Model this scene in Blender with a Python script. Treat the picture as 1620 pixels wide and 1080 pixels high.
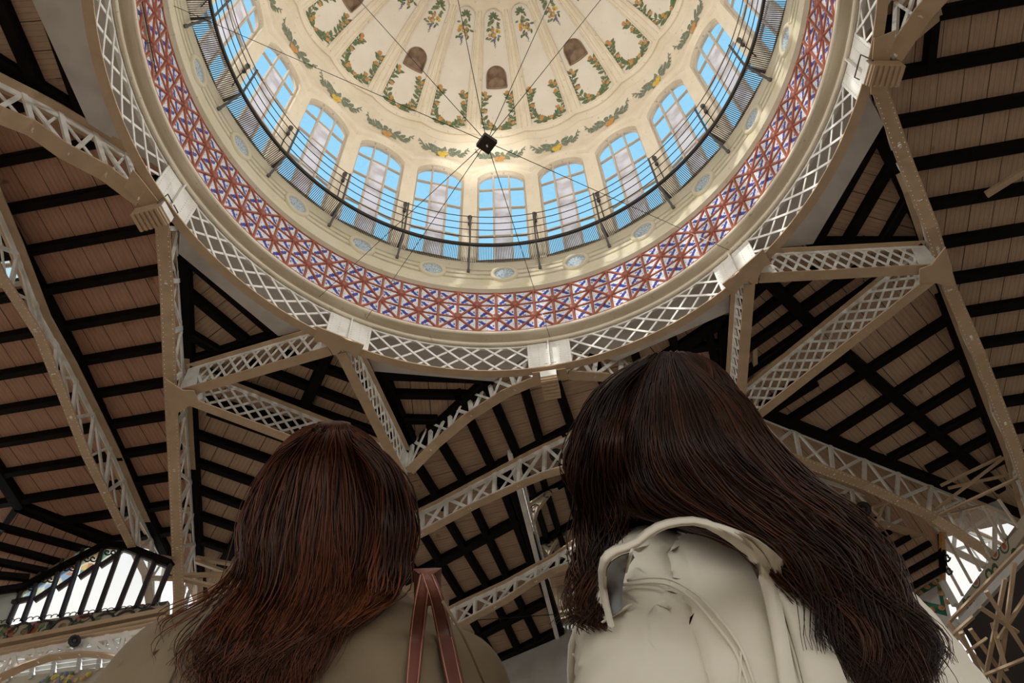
import bpy, bmesh, math, random
from mathutils import Vector, Matrix, Quaternion
from mathutils.geometry import delaunay_2d_cdt, tessellate_polygon
import numpy as np
for o in list(bpy.data.objects): bpy.data.objects.remove(o)
scene = bpy.context.scene
COL = scene.collection
rnd = random.Random(7)
PI = math.pi
# ------------------------------------------------------------------ camera
# camera 0.8 m above the floor, looking steeply up into the dome
FPX, PITCH, ROLL, CAMZ = 1345.4, 0.94441, -0.04517, 0.8
ZO = -0.2                                    # heights below are written for a floor at 0.2
fwv = Vector((0, math.cos(PITCH), math.sin(PITCH)))
_up = Vector((0, -math.sin(PITCH), math.cos(PITCH))); _rt = Vector((1, 0, 0))
rtv = _rt*math.cos(ROLL) + _up*math.sin(ROLL)
upv = -_rt*math.sin(ROLL) + _up*math.cos(ROLL)
cd = bpy.data.cameras.new('camera'); cam = bpy.data.objects.new('camera', cd); COL.objects.link(cam)
cam.matrix_world = Matrix((( rtv.x, upv.x, -fwv.x, 0), (rtv.y, upv.y, -fwv.y, 0), (rtv.z, upv.z, -fwv.z, CAMZ), (0, 0, 0, 1)))
cd.sensor_fit = 'HORIZONTAL'; cd.sensor_width = 36.0; cd.lens = FPX/1620*36.0
cd.clip_start = 0.05; cd.clip_end = 500
scene.camera = cam
# ------------------------------------------------------------------ sky, sun, exposure
w = bpy.data.worlds.new('sky'); scene.world = w; w.use_nodes = True
nt = w.node_tree; nt.nodes.clear()
tc = nt.nodes.new('ShaderNodeTexCoord'); sp = nt.nodes.new('ShaderNodeSeparateXYZ'); rp = nt.nodes.new('ShaderNodeValToRGB')
bg = nt.nodes.new('ShaderNodeBackground'); ow = nt.nodes.new('ShaderNodeOutputWorld')
nt.links.new(tc.outputs['Generated'], sp.inputs[0]); nt.links.new(sp.outputs['Z'], rp.inputs[0])
nt.links.new(rp.outputs[0], bg.inputs[0]); nt.links.new(bg.outputs[0], ow.inputs[0])
e = rp.color_ramp.elements
e[0].position = 0.0; e[0].color = (1.0, 0.97, 0.92, 1)
e[1].position = 1.0; e[1].color = (0.17, 0.38, 0.54, 1)
x = e.new(0.56); x.color = (0.72, 0.74, 0.76, 1)
x = e.new(0.76); x.color = (0.24, 0.46, 0.60, 1)
bg.inputs[1].default_value = 1.45
sd = bpy.data.lights.new('sun', 'SUN'); sd.energy = 1.8; sd.angle = 0.009; sd.color = (1, .95, .86)
sun = bpy.data.objects.new('sun', sd); COL.objects.link(sun)
saz, sel = math.radians(-132), math.radians(27)
sdir = Vector((math.sin(saz)*math.cos(sel), math.cos(saz)*math.cos(sel), math.sin(sel)))
sun.rotation_euler = sdir.to_track_quat('Z', 'Y').to_euler()
vs = scene.view_settings
scene.display_settings.display_device = 'sRGB'
vs.view_transform = 'Standard'; vs.look = 'None'; vs.gamma = 1.0; vs.use_curve_mapping = False
vs.exposure = 0.35
scene.cycles.max_bounces = 8; scene.cycles.diffuse_bounces = 5; scene.cycles.transparent_max_bounces = 16

# ------------------------------------------------------------------ coordinates
CX, CY = -0.1556, 4.6055                     # dome axis
AZR = math.radians(8.5)                      # the nave runs 8.5 degrees right of the view
UX = Vector((math.cos(AZR), -math.sin(AZR), 0)); UY = Vector((math.sin(AZR), math.cos(AZR), 0))
def ray(px, py): return fwv + rtv*((px-810)/FPX) - upv*((py-540)/FPX)
def P(px, py, z):                            # point at height z seen in direction px, py
    d = ray(px, py); t = (z + ZO - CAMZ)/d.z
    return Vector((0, 0, CAMZ)) + d*t
def Lc(x, y, z): return Vector((CX, CY, 0)) + UX*x + UY*y + Vector((0, 0, z + ZO))
def toloc(p):
    d = p - Vector((CX, CY, 0)); return (d.dot(UX), d.dot(UY), p.z - ZO)
def VP(px, py, A, B):                        # point seen at px,py on the vertical plane through A and B
    d = ray(px, py); n = Vector((B.y-A.y, -(B.x-A.x), 0)); t = n.dot(Vector((A.x, A.y, 0)))/n.dot(d)
    return Vector((0, 0, CAMZ)) + d*t
def DP(r, z, az): return Vector((CX + r*math.sin(az), CY + r*math.cos(az), z + ZO))
NODE_AZ = [math.radians(8.5 + a) for a in (-78, -39, 0, 39, 78)]
BAY0 = math.radians(0.43); DB = 2*PI/22

# ------------------------------------------------------------------ materials
def mat(name, col, rough=.8, metal=0, build=None):
    m = bpy.data.materials.new(name); m.use_nodes = True
    b = m.node_tree.nodes['Principled BSDF']
    b.inputs['Base Color'].default_value = (*col, 1); b.inputs['Roughness'].default_value = rough; b.inputs['Metallic'].default_value = metal
    if build: build(m.node_tree, b)
    return m
def noise_mix(c1, c2, scale, lo=.4, hi=.65, detail=5, bump=0, coord='Object', stretch=None):
    def f(nt, b):
        tc = nt.nodes.new('ShaderNodeTexCoord'); n = nt.nodes.new('ShaderNodeTexNoise'); r = nt.nodes.new('ShaderNodeValToRGB')
        src = tc.outputs[coord]
        if stretch:
            mp = nt.nodes.new('ShaderNodeMapping'); mp.inputs['Scale'].default_value = stretch; nt.links.new(src, mp.inputs[0]); src = mp.outputs[0]
        n.inputs['Scale'].default_value = scale; n.inputs['Detail'].default_value = detail
        r.color_ramp.elements[0].position = lo; r.color_ramp.elements[1].position = hi
        r.color_ramp.elements[0].color = (*c1, 1); r.color_ramp.elements[1].color = (*c2, 1)
        nt.links.new(src, n.inputs['Vector']); nt.links.new(n.outputs[0], r.inputs[0]); nt.links.new(r.outputs[0], b.inputs['Base Color'])
        if bump:
            bp = nt.nodes.new('ShaderNodeBump'); bp.inputs['Strength'].default_value = bump; bp.inputs['Distance'].default_value = .01
            nt.links.new(n.outputs[0], bp.inputs['Height']); nt.links.new(bp.outputs[0], b.inputs['Normal'])
    return f
M = {}
def plaster_nodes(base, stain, spot):
    def f(nt, b):
        tc = nt.nodes.new('ShaderNodeTexCoord')
        n1 = nt.nodes.new('ShaderNodeTexNoise'); n1.inputs['Scale'].default_value = 1.3; n1.inputs['Detail'].default_value = 6
        n2 = nt.nodes.new('ShaderNodeTexNoise'); n2.inputs['Scale'].default_value = 9; n2.inputs['Detail'].default_value = 8
        r1 = nt.nodes.new('ShaderNodeValToRGB'); r2 = nt.nodes.new('ShaderNodeValToRGB'); mx = nt.nodes.new('ShaderNodeMixRGB')
        r1.color_ramp.elements[0].position = .35; r1.color_ramp.elements[1].position = .7
        r1.color_ramp.elements[0].color = (*base, 1); r1.color_ramp.elements[1].color = (*stain, 1)
        r2.color_ramp.elements[0].position = .66; r2.color_ramp.elements[1].position = .72
        r2.color_ramp.elements[0].color = (0, 0, 0, 1); r2.color_ramp.elements[1].color = (.7, .7, .7, 1)
        mx.inputs[2].default_value = (*spot, 1)
        for n in (n1, n2): nt.links.new(tc.outputs['Object'], n.inputs['Vector'])
        nt.links.new(n1.outputs[0], r1.inputs[0]); nt.links.new(n2.outputs[0], r2.inputs[0])
        nt.links.new(r2.outputs[0], mx.inputs[0]); nt.links.new(r1.outputs[0], mx.inputs[1]); nt.links.new(mx.outputs[0], b.inputs['Base Color'])
    return f
M['plaster'] = mat('cream_plaster', (.7, .6, .46), .8, 0, plaster_nodes((.80, .72, .58), (.72, .63, .48), (.42, .33, .22)))
M['panel'] = mat('pale_plaster', (.75, .68, .58), .8, 0, plaster_nodes((.80, .75, .66), (.75, .69, .59), (.62, .52, .42)))
M['niche'] = mat('shade_brown_niche', (.3, .2, .13), .85, 0, noise_mix((.33, .23, .15), (.22, .14, .09), 5))  # shade inside the niches put into the base colour as brown
M['frieze'] = mat('frieze_plaster', (.7, .62, .45), .7, 0, plaster_nodes((.68, .61, .47), (.62, .56, .38), (.40, .36, .24)))
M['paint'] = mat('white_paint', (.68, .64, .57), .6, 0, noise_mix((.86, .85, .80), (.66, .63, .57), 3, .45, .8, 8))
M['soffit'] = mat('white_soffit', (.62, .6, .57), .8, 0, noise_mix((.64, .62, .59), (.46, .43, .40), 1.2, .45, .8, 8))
M['steel'] = mat('shaded_steel_paint', (.50, .42, .32), .6, 0, noise_mix((.56, .41, .27), (.45, .33, .21), 3, .4, .8, 8))  # the white paint seen from below: shade and floor bounce put in as tan
M['beam'] = mat('dark_tarred_timber', (.014, .009, .007), .7, 0, noise_mix((.006, .0035, .0025), (.003, .002, .0015), 4))
M['beam'].node_tree.nodes['Principled BSDF'].inputs['Specular IOR Level'].default_value = .12
M['deck'] = mat('dark_deck', (.03, .022, .018), .9)
def board_nodes(c1, c2, stain):
    def f(nt, b):
        tc = nt.nodes.new('ShaderNodeTexCoord'); mp = nt.nodes.new('ShaderNodeMapping'); mp.inputs['Scale'].default_value = (6, 1.2, 1)
        n = nt.nodes.new('ShaderNodeTexNoise'); n.inputs['Scale'].default_value = 2; n.inputs['Detail'].default_value = 6
        r = nt.nodes.new('ShaderNodeValToRGB'); r.color_ramp.elements[0].position = .3; r.color_ramp.elements[1].position = .7
        r.color_ramp.elements[0].color = (*c1, 1); r.color_ramp.elements[1].color = (*c2, 1)
        n2 = nt.nodes.new('ShaderNodeTexNoise'); n2.inputs['Scale'].default_value = 2.2; n2.inputs['Detail'].default_value = 8
        r2 = nt.nodes.new('ShaderNodeValToRGB'); r2.color_ramp.elements[0].position = .66; r2.color_ramp.elements[1].position = .74
        r2.color_ramp.elements[0].color = (0, 0, 0, 1); r2.color_ramp.elements[1].color = (.75, .75, .75, 1)
        mx = nt.nodes.new('ShaderNodeMixRGB'); mx.inputs[2].default_value = (*stain, 1)
        wv = nt.nodes.new('ShaderNodeTexWave'); wv.bands_direction = 'X'; wv.inputs['Scale'].default_value = 3.2; wv.inputs['Distortion'].default_value = .1
        r3 = nt.nodes.new('ShaderNodeValToRGB'); r3.color_ramp.elements[0].position = .0; r3.color_ramp.elements[1].position = .07
        r3.color_ramp.elements[0].color = (.72, .70, .68, 1); r3.color_ramp.elements[1].color = (1, 1, 1, 1)
        ml = nt.nodes.new('ShaderNodeMixRGB'); ml.blend_type = 'MULTIPLY'; ml.inputs[0].default_value = 1
        L = nt.links.new
        L(tc.outputs['Object'], mp.inputs[0]); L(mp.outputs[0], n.inputs['Vector']); L(tc.outputs['Object'], n2.inputs['Vector']); L(tc.outputs['Object'], wv.inputs['Vector'])
        L(n.outputs[0], r.inputs[0]); L(n2.outputs[0], r2.inputs[0]); L(r2.outputs[0], mx.inputs[0]); L(r.outputs[0], mx.inputs[1])
        L(wv.outputs[0], r3.inputs[0]); L(mx.outputs[0], ml.inputs[1]); L(r3.outputs[0], ml.inputs[2]); L(ml.outputs[0], b.inputs['Base Color'])
    return f
M['board_red'] = mat('reddish_boards', (.36, .24, .18), .85, 0, board_nodes((.55, .32, .22), (.45, .26, .18), (.22, .09, .05)))
M['board_tan'] = mat('tan_boards', (.42, .33, .25), .85, 0, board_nodes((.58, .42, .30), (.48, .35, .25), (.26, .15, .09)))
M['terracotta'] = mat('terracotta_glaze', (.42, .13, .08), .35, 0, noise_mix((.42, .12, .07), (.26, .08, .06), 5, .4, .7))
M['black'] = mat('black_iron', (.012, .012, .014), .5)
M['darkmetal'] = mat('dark_grey_metal', (.06, .055, .05), .5)
M['wire'] = mat('steel_wire', (.03, .027, .025), .95)
M['wire'].node_tree.nodes['Principled BSDF'].inputs['Specular IOR Level'].default_value = 0
M['lead'] = mat('window_frame_paint', (.55, .47, .38), .6)
M['mullion_dark'] = mat('dark_mullion', (.03, .024, .03), .6)
def tile_nodes(nt, b):
    L = nt.links.new
    uv = nt.nodes.new('ShaderNodeUVMap'); sp = nt.nodes.new('ShaderNodeSeparateXYZ'); L(uv.outputs[0], sp.inputs[0])
    n = nt.nodes.new('ShaderNodeTexNoise'); n.inputs['Scale'].default_value = 7; n.inputs['Detail'].default_value = 3; L(uv.outputs[0], n.inputs['Vector'])
    # blue branch: band around a bent stem plus dots
    def math_(op, a, b2=None, c=None):
        m = nt.nodes.new('ShaderNodeMath'); m.operation = op
        for i, v in enumerate((a, b2, c)):
            if v is None: continue
            if isinstance(v, (int, float)): m.inputs[i].default_value = v
            else: L(v, m.inputs[i])
        return m.outputs[0]
    u, v = sp.outputs['X'], sp.outputs['Y']
    # distance to the line v = 0.35u+0.18 around the triangle's middle
    s1 = math_('ABSOLUTE', math_('SUBTRACT', math_('SUBTRACT', v, math_('MULTIPLY', u, .9)), -.02))
    s1 = math_('ADD', s1, math_('MULTIPLY', math_('SUBTRACT', n.outputs[0], .5), .35))
    stem = math_('LESS_THAN', s1, .13)
    inside = math_('MULTIPLY', math_('GREATER_THAN', u, .16), math_('LESS_THAN', math_('ADD', u, v), .98))
    vo = nt.nodes.new('ShaderNodeTexVoronoi'); vo.inputs['Scale'].default_value = 6.5; L(uv.outputs[0], vo.inputs['Vector'])
    dots = math_('LESS_THAN', vo.outputs['Distance'], .36)
    ins2 = math_('MULTIPLY', math_('MULTIPLY', math_('GREATER_THAN', u, .1), math_('GREATER_THAN', v, .08)), math_('LESS_THAN', math_('ADD', u, v), .86))
    fac = math_('MINIMUM', 1, math_('ADD', math_('MULTIPLY', stem, inside), math_('MULTIPLY', math_('MULTIPLY', dots, ins2), .85)))
    mx = nt.nodes.new('ShaderNodeMixRGB'); mx.inputs[1].default_value = (.72, .74, .78, 1); mx.inputs[2].default_value = (.03, .05, .33, 1)
    L(fac, mx.inputs[0]); L(mx.outputs[0], b.inputs['Base Color'])
M['tile'] = mat('blue_white_tile', (.7, .7, .75), .25, 0, tile_nodes)
def roundel_nodes(nt, b):
    L = nt.links.new
    uv = nt.nodes.new('ShaderNodeUVMap'); v = nt.nodes.new('ShaderNodeTexVoronoi'); v.inputs['Scale'].default_value = 9; v.feature = 'DISTANCE_TO_EDGE'
    r = nt.nodes.new('ShaderNodeValToRGB'); r.color_ramp.elements[0].position = .05; r.color_ramp.elements[1].position = .12
    r.color_ramp.elements[0].color = (.16, .28, .45, 1); r.color_ramp.elements[1].color = (.62, .70, .74, 1)
    x = r.color_ramp.elements.new(.4); x.color = (.58, .60, .40, 1)
    L(uv.outputs[0], v.inputs['Vector']); L(v.outputs['Distance'], r.inputs[0]); L(r.outputs[0], b.inputs['Base Color'])
M['roundel'] = mat('roundel_mosaic', (.5, .6, .65), .4, 0, roundel_nodes)
M['inlay'] = mat('blue_inlay', (.30, .34, .45), .5, 0, noise_mix((.52, .50, .28), (.18, .22, .42), 6, .45, .55))
M['leaf'] = mat('painted_leaf_green', (.13, .17, .08), .8, 0, noise_mix((.10, .15, .07), (.22, .24, .12), 14))
M['leaf_blue'] = mat('painted_leaf_bluegreen', (.17, .2, .14), .8, 0, noise_mix((.15, .19, .14), (.28, .30, .22), 14))
M['orange'] = mat('painted_orange', (.65, .30, .07), .8, 0, noise_mix((.60, .34, .13), (.48, .23, .07), 16))
M['lemon'] = mat('painted_lemon', (.72, .50, .07), .8, 0, noise_mix((.75, .55, .10), (.60, .36, .05), 16))
M['grape'] = mat('painted_grape', (.22, .2, .30), .8)
def glass_nodes(tint, alpha):
    def f(nt, b):
        out = nt.nodes['Material Output']; tr = nt.nodes.new('ShaderNodeBsdfTransparent'); tr.inputs[0].default_value = (*tint, 1)
        gl = nt.nodes.new('ShaderNodeBsdfGlossy'); gl.inputs['Roughness'].default_value = .03
        mx = nt.nodes.new('ShaderNodeMixShader'); fr = nt.nodes.new('ShaderNodeFresnel'); fr.inputs[0].default_value = 1.25
        nt.links.new(tr.outputs[0], mx.inputs[1]); nt.links.new(gl.outputs[0], mx.inputs[2]); mx.inputs[0].default_value = .04; nt.links.new(mx.outputs[0], out.inputs[0])
    return f
M['glass'] = mat('clear_glass', (1, 1, 1), .05, 0, glass_nodes((.95, .98, 1), 1))
def stained(nt, b):
    L = nt.links.new
    out = nt.nodes['Material Output']; tc = nt.nodes.new('ShaderNodeTexCoord')
    v = nt.nodes.new('ShaderNodeTexVoronoi'); v.inputs['Scale'].default_value = 5
    L(tc.outputs['Object'], v.inputs['Vector'])
    r = nt.nodes.new('ShaderNodeValToRGB'); r.color_ramp.interpolation = 'CONSTANT'
    cols = [(.95, .92, .8), (.45, .62, .5), (.92, .78, .5), (.6, .7, .8), (.85, .88, .74), (.75, .5, .4)]
    r.color_ramp.elements[0].color = (*cols[0], 1); r.color_ramp.elements[1].position = .9; r.color_ramp.elements[1].color = (*cols[5], 1)
    for i, p in ((1, .3), (2, .45), (3, .6), (4, .75)): x = r.color_ramp.elements.new(p); x.color = (*cols[i], 1)
    sp = nt.nodes.new('ShaderNodeSeparateColor'); L(v.outputs['Color'], sp.inputs[0]); L(sp.outputs[0], r.inputs[0])
    tr = nt.nodes.new('ShaderNodeBsdfTranslucent'); t2 = nt.nodes.new('ShaderNodeBsdfTransparent'); mx = nt.nodes.new('ShaderNodeMixShader'); mx.inputs[0].default_value = .6
    L(r.outputs[0], tr.inputs[0]); L(r.outputs[0], t2.inputs[0]); L(tr.outputs[0], mx.inputs[1]); L(t2.outputs[0], mx.inputs[2]); L(mx.outputs[0], out.inputs[0])
M['stained'] = mat('stained_glass', (.8, .8, .7), .3, 0, stained)
def flatglass(col, tr_amt):
    def f(nt, b):
        L = nt.links.new; out = nt.nodes['Material Output']
        tr = nt.nodes.new('ShaderNodeBsdfTranslucent'); t2 = nt.nodes.new('ShaderNodeBsdfTransparent'); mx = nt.nodes.new('ShaderNodeMixShader'); mx.inputs[0].default_value = tr_amt
        tr.inputs[0].default_value = (*col, 1); t2.inputs[0].default_value = (*col, 1)
        L(tr.outputs[0], mx.inputs[1]); L(t2.outputs[0], mx.inputs[2]); L(mx.outputs[0], out.inputs[0])
    return f
M['yellow_glass'] = mat('yellow_glass', (.9, .6, .05), .3, 0, flatglass((.9, .55, .03), .8))
M['milk_glass'] = mat('milk_glass', (.95, .93, .88), .3, 0, flatglass((.97, .95, .92), .85))
def louver_nodes(nt, b):
    noise_mix((.84, .84, .88), (.42, .35, .30), 1.1, .5, .78, 6)(nt, b)
    out = nt.nodes['Material Output']; tr = nt.nodes.new('ShaderNodeBsdfTranslucent'); mx = nt.nodes.new('ShaderNodeMixShader'); mx.inputs[0].default_value = .55
    src = b.inputs['Base Color'].links[0].from_socket; nt.links.new(src, tr.inputs[0]); nt.links.new(b.outputs[0], mx.inputs[1]); nt.links.new(tr.outputs[0], mx.inputs[2]); nt.links.new(mx.outputs[0], out.inputs[0])
M['louver'] = mat('white_louver', (.6, .6, .65), .5, 0, louver_nodes)
def painted_frieze(nt, b):
    L = nt.links.new
    tc = nt.nodes.new('ShaderNodeTexCoord'); v = nt.nodes.new('ShaderNodeTexVoronoi'); v.inputs['Scale'].default_value = 2.6
    L(tc.outputs['Object'], v.inputs['Vector'])
    r = nt.nodes.new('ShaderNodeValToRGB'); r.color_ramp.interpolation = 'CONSTANT'
    r.color_ramp.elements[0].color = (.34, .09, .04, 1); r.color_ramp.elements[1].position = .62; r.color_ramp.elements[1].color = (.42, .36, .27, 1)
    x = r.color_ramp.elements.new(.26); x.color = (.42, .36, .27, 1)
    x = r.color_ramp.elements.new(.36); x.color = (.05, .09, .05, 1)
    x = r.color_ramp.elements.new(.47); x.color = (.42, .36, .27, 1)
    L(v.outputs['Distance'], r.inputs[0]); L(r.outputs[0], b.inputs['Base Color'])
M['majolica'] = mat('painted_majolica', (.4, .35, .25), .4, 0, painted_frieze)
def floor_nodes(nt, b):
    noise_mix((.32, .235, .17), (.25, .18, .13), 2)(nt, b)
M['floor'] = mat('floor_stone', (.3, .25, .2), .6, 0, floor_nodes)
M['wallplaster'] = mat('grey_wall_plaster', (.4, .38, .35), .85, 0, noise_mix((.42, .40, .37), (.36, .34, .31), 1.5))
M['cream_wall'] = mat('cream_wall', (.55, .45, .34), .85, 0, noise_mix((.56, .46, .34), (.48, .39, .28), 1.5))

# ------------------------------------------------------------------ mesh helpers
class MB:
    def __init__(s): s.v = []; s.f = []; s.m = []; s.mi = 0; s.uv = {}
    def add(s, vs, fs):
        o = len(s.v); s.v += [tuple(v) for v in vs]; s.f += [tuple(i+o for i in f) for f in fs]; s.m += [s.mi]*len(fs)
    def bar(s, A, B, w, h, nrm=None, taper=1):          # box from A to B, w across, h along nrm
        A = Vector(A); B = Vector(B); d = (B-A)
        if d.length < 1e-6: return
        d.normalize(); n = Vector(nrm) if nrm is not None else Vector((0, 0, 1))
        n = n - d*n.dot(d)
        if n.length < 1e-4: n = Vector((1, 0, 0)) - d*d.x
        n.normalize(); sd_ = d.cross(n)
        vs = []
        for p, k in ((A, 1), (B, taper)):
            for a, b in ((-1, -1), (1, -1), (1, 1), (-1, 1)): vs.append(p + sd_*(a*w/2*k) + n*(b*h/2*k))
        s.add(vs, [(3, 2, 1, 0), (4, 5, 6, 7), (0, 1, 5, 4), (1, 2, 6, 5), (2, 3, 7, 6), (3, 0, 4, 7)])
    def tube(s, pts, r, n=6, closed=False):
        pts = [Vector(p) for p in pts]; N = len(pts); vs = []; prev = None
        rr = r if isinstance(r, (list, tuple)) else [r]*N
        for i, p in enumerate(pts):
            a = pts[i-1] if (i > 0 or closed) else p; b = pts[(i+1) % N] if (i < N-1 or closed) else p
            t = (b-a).normalized()
            if prev is None:
                q = Vector((0, 0, 1)) if abs(t.z) < .9 else Vector((1, 0, 0)); q = (q - t*q.dot(t)).normalized()
            else:
                q = prev - t*prev.dot(t); q = q.normalized() if q.length > 1e-6 else Vector((1, 0, 0))
            prev = q; c = t.cross(q)
            for k in range(n):
                a_ = 2*PI*k/n; vs.append(p + (q*math.cos(a_) + c*math.sin(a_))*rr[i])
        fs = []
        for i in range(N if closed else N-1):
            j = (i+1) % N
            for k in range(n): fs.append((i*n+k, i*n+(k+1) % n, j*n+(k+1) % n, j*n+k))
        if not closed: fs += [tuple(range(n))[::-1], tuple((N-1)*n+k for k in range(n))]
        s.add(vs, fs)
    def prism(s, poly, off):                              # polygon (3D pts) extruded by vector off
        n = len(poly); off = Vector(off); vs = [Vector(p) for p in poly] + [Vector(p)+off for p in poly]
        caps = [tuple(range(n))[::-1], tuple(range(n, 2*n))]
        if n > 5:
            tr_ = tessellate_polygon([vs[:n]]); caps = [tuple(t) for t in tr_] + [tuple(i+n for i in t)[::-1] for t in tr_]
        fs = caps + [(i, (i+1) % n, n+(i+1) % n, n+i) for i in range(n)]
        s.add(vs, fs)
    def grid(s, rows, closed_u=False):
        nv = len(rows[0]); vs = [p for r in rows for p in r]; fs = []
        for i in range(len(rows)-1):
            for j in range(nv if closed_u else nv-1):
                k = (j+1) % nv; fs.append((i*nv+j, i*nv+k, (i+1)*nv+k, (i+1)*nv+j))
        s.add(vs, fs)
    def mesh(s, name, mats, smooth=False):
        me = bpy.data.meshes.new(name); me.from_pydata(s.v, [], s.f)
        for m in (mats if isinstance(mats, (list, tuple)) else [mats]): me.materials.append(m)
        if max(s.m, default=0) > 0: me.polygons.foreach_set('material_index', s.m)
        if smooth: me.polygons.foreach_set('use_smooth', [True]*len(me.polygons))
        me.update(); return me
    def obj(s, name, mats, parent=None, smooth=False): return link(name, s.mesh(name, mats, smooth), parent)
def link(name, me, parent=None, M_=None):
    o = bpy.data.objects.new(name, me); COL.objects.link(o)
    if parent is not None:
        o.parent = parent
        o.matrix_parent_inverse = parent.matrix_world.inverted() if M_ is None else Matrix()
    if M_ is not None: o.matrix_basis = M_
    return o
def tag(o, label=None, cat=None, group=None, kind=None):
    if label: o['label'] = label
    if cat: o['category'] = cat
    if group: o['group'] = group
    if kind: o['kind'] = kind
    return o
def empty(name, loc=(0, 0, 0), rotz=0, **kw):
    o = bpy.data.objects.new(name, None); COL.objects.link(o); o.empty_display_size = .1
    o.location = loc; o.rotation_euler = (0, 0, rotz); o.matrix_world = Matrix.Translation(loc) @ Matrix.Rotation(rotz, 4, 'Z')
    return tag(o, **kw)
def struct(name, label): return empty(name, label=label, kind='structure')
# ================================================================== DOME, DRUM, RING
DT = Matrix.Translation((CX, CY, ZO))
def bayM(az): return DT @ Matrix.Rotation(-az, 4, 'Z')
def ql(a, r, z): return Vector((r*math.sin(a), r*math.cos(a), z))
HB = DB/2
dome = struct('ceiling', 'cream plaster umbrella dome with ribbed panels painted with fruit')
H0, DA, DR = 24.5, 6.2, 6.24
def bulge(u, t): return .024*math.cos(PI*u)*max(.25, min(1, 1.15 - .8*t))
def S(u, t, off=0):                          # dome surface; u in bay widths, t latitude, off inward
    r = DR*math.cos(t)*(1+bulge(u, t)) - off*math.cos(t); z = H0 + DA*math.sin(t)*(1+bulge(u, t)*.6) - off*math.sin(t)
    return ql(u*DB, r, z)
T0_, T1_ = .35, 1.095
PW = .37                                     # panel half width in bays
def panel_top(u, hw=PW): # arched head: latitude of the outline at u
    k = min(1, abs(u)/hw); rr = DR*math.cos(T1_)*hw*DB
    return T1_ - (1-math.sqrt(max(0, 1-k*k)))*rr/DA*1.1
# shell, ribs and rim (one bay mesh, turned 22 times)
mb = MB()
nu = 16
us = [-.5 + i/nu for i in range(nu+1)]
# cove, garland band and cornice, from the scalloped lip over the windows up to the panels
def lip(u): return 24.42 + .50*math.cos(PI*u)**.8 if abs(u) < .5 else 24.42
prof = [(0, .03), (.03, -.10), (.10, -.12), (.45, -.08), (.8, -.02)]
rows = []
for dz, dr in prof: rows.append([ql(u*DB, DR + dr, lip(u) + dz*(25.5-lip(u))) for u in us])
for z, r in ((25.55, 6.20), (25.95, 6.17), (26.28, 6.12), (26.30, 6.02), (26.38, 5.99), (26.46, 6.02), (26.48, 6.06), (26.60, 6.03)):
    rows.append([ql(u*DB, r*(1+.020*math.cos(PI*u)), z) for u in us])
rows.append([S(u, T0_) for u in us])
mb.grid([[p for p in r] for r in rows])
cove_me = mb.mesh('dome_cove', M['plaster'], True)
# frame surface (ribs) around the recessed panel
mb = MB()
NT = 26
for sgn in (-1, 1):
    rows = []
    for i in range(NT+1):
        t = T0_ + (T1_-T0_)*i/NT
        # outline u at this latitude
        k = PW
        if t > panel_top(PW*.999):
            lo, hi = 0, PW
            for _ in range(20):
                m_ = (lo+hi)/2
                if panel_top(m_) > t: lo = m_
                else: hi = m_
            k = lo
        if t < T0_+.03: pass
        rows.append([S(sgn*(k + (.5-k)*j/4), t, .06) for j in range(5)][::-sgn])
    mb.grid(rows)
    mb.grid([[S(sgn*PW, T0_+(panel_top(PW*.999)-T0_)*i/12, o) for i in range(13)] for o in ((.06, -.02) if sgn > 0 else (-.02, .06))])
mb.grid([[S(u, T1_+.0 + (PI/2-T1_)*j/6, .06) for u in us] for j in range(7)])
# head reveal and foot of the panel
hd = [-PW + 2*PW*i/16 for i in range(17)]
mb.grid([[S(u, panel_top(u), o) for u in hd] for o in (.06, -.02)])
mb.grid([[S(u, T0_, .06) for u in us], [S(u, T0_+.035, .06) for u in us]])
mb.grid([[S(u, T0_, -.01) for u in us], [S(u, T0_, .06) for u in us]])
ribs_me = mb.mesh('dome_rib', M['plaster'], False)
mb = MB()
outl = [S(-PW, T0_+.035 + (panel_top(PW*.999)-T0_-.035)*i/16, .07) for i in range(17)] + [S(u, panel_top(u), .07) for u in hd[1:-1]]
outl += [S(PW, T0_+.035 + (panel_top(PW*.999)-T0_-.035)*i/16, .07) for i in range(16, -1, -1)] + [S(PW-2*PW*i/10, T0_+.035, .07) for i in range(1, 10)]
mb.tube(outl, .028, 6, closed=True)
for s_ in (-1, 1): mb.tube([S(s_*.445, T0_+.03+(T1_-.05-T0_)*i/16, .065) for i in range(17)], .02, 5)
mould_me = mb.mesh('panel_moulding', M['plaster'], True)
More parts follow.
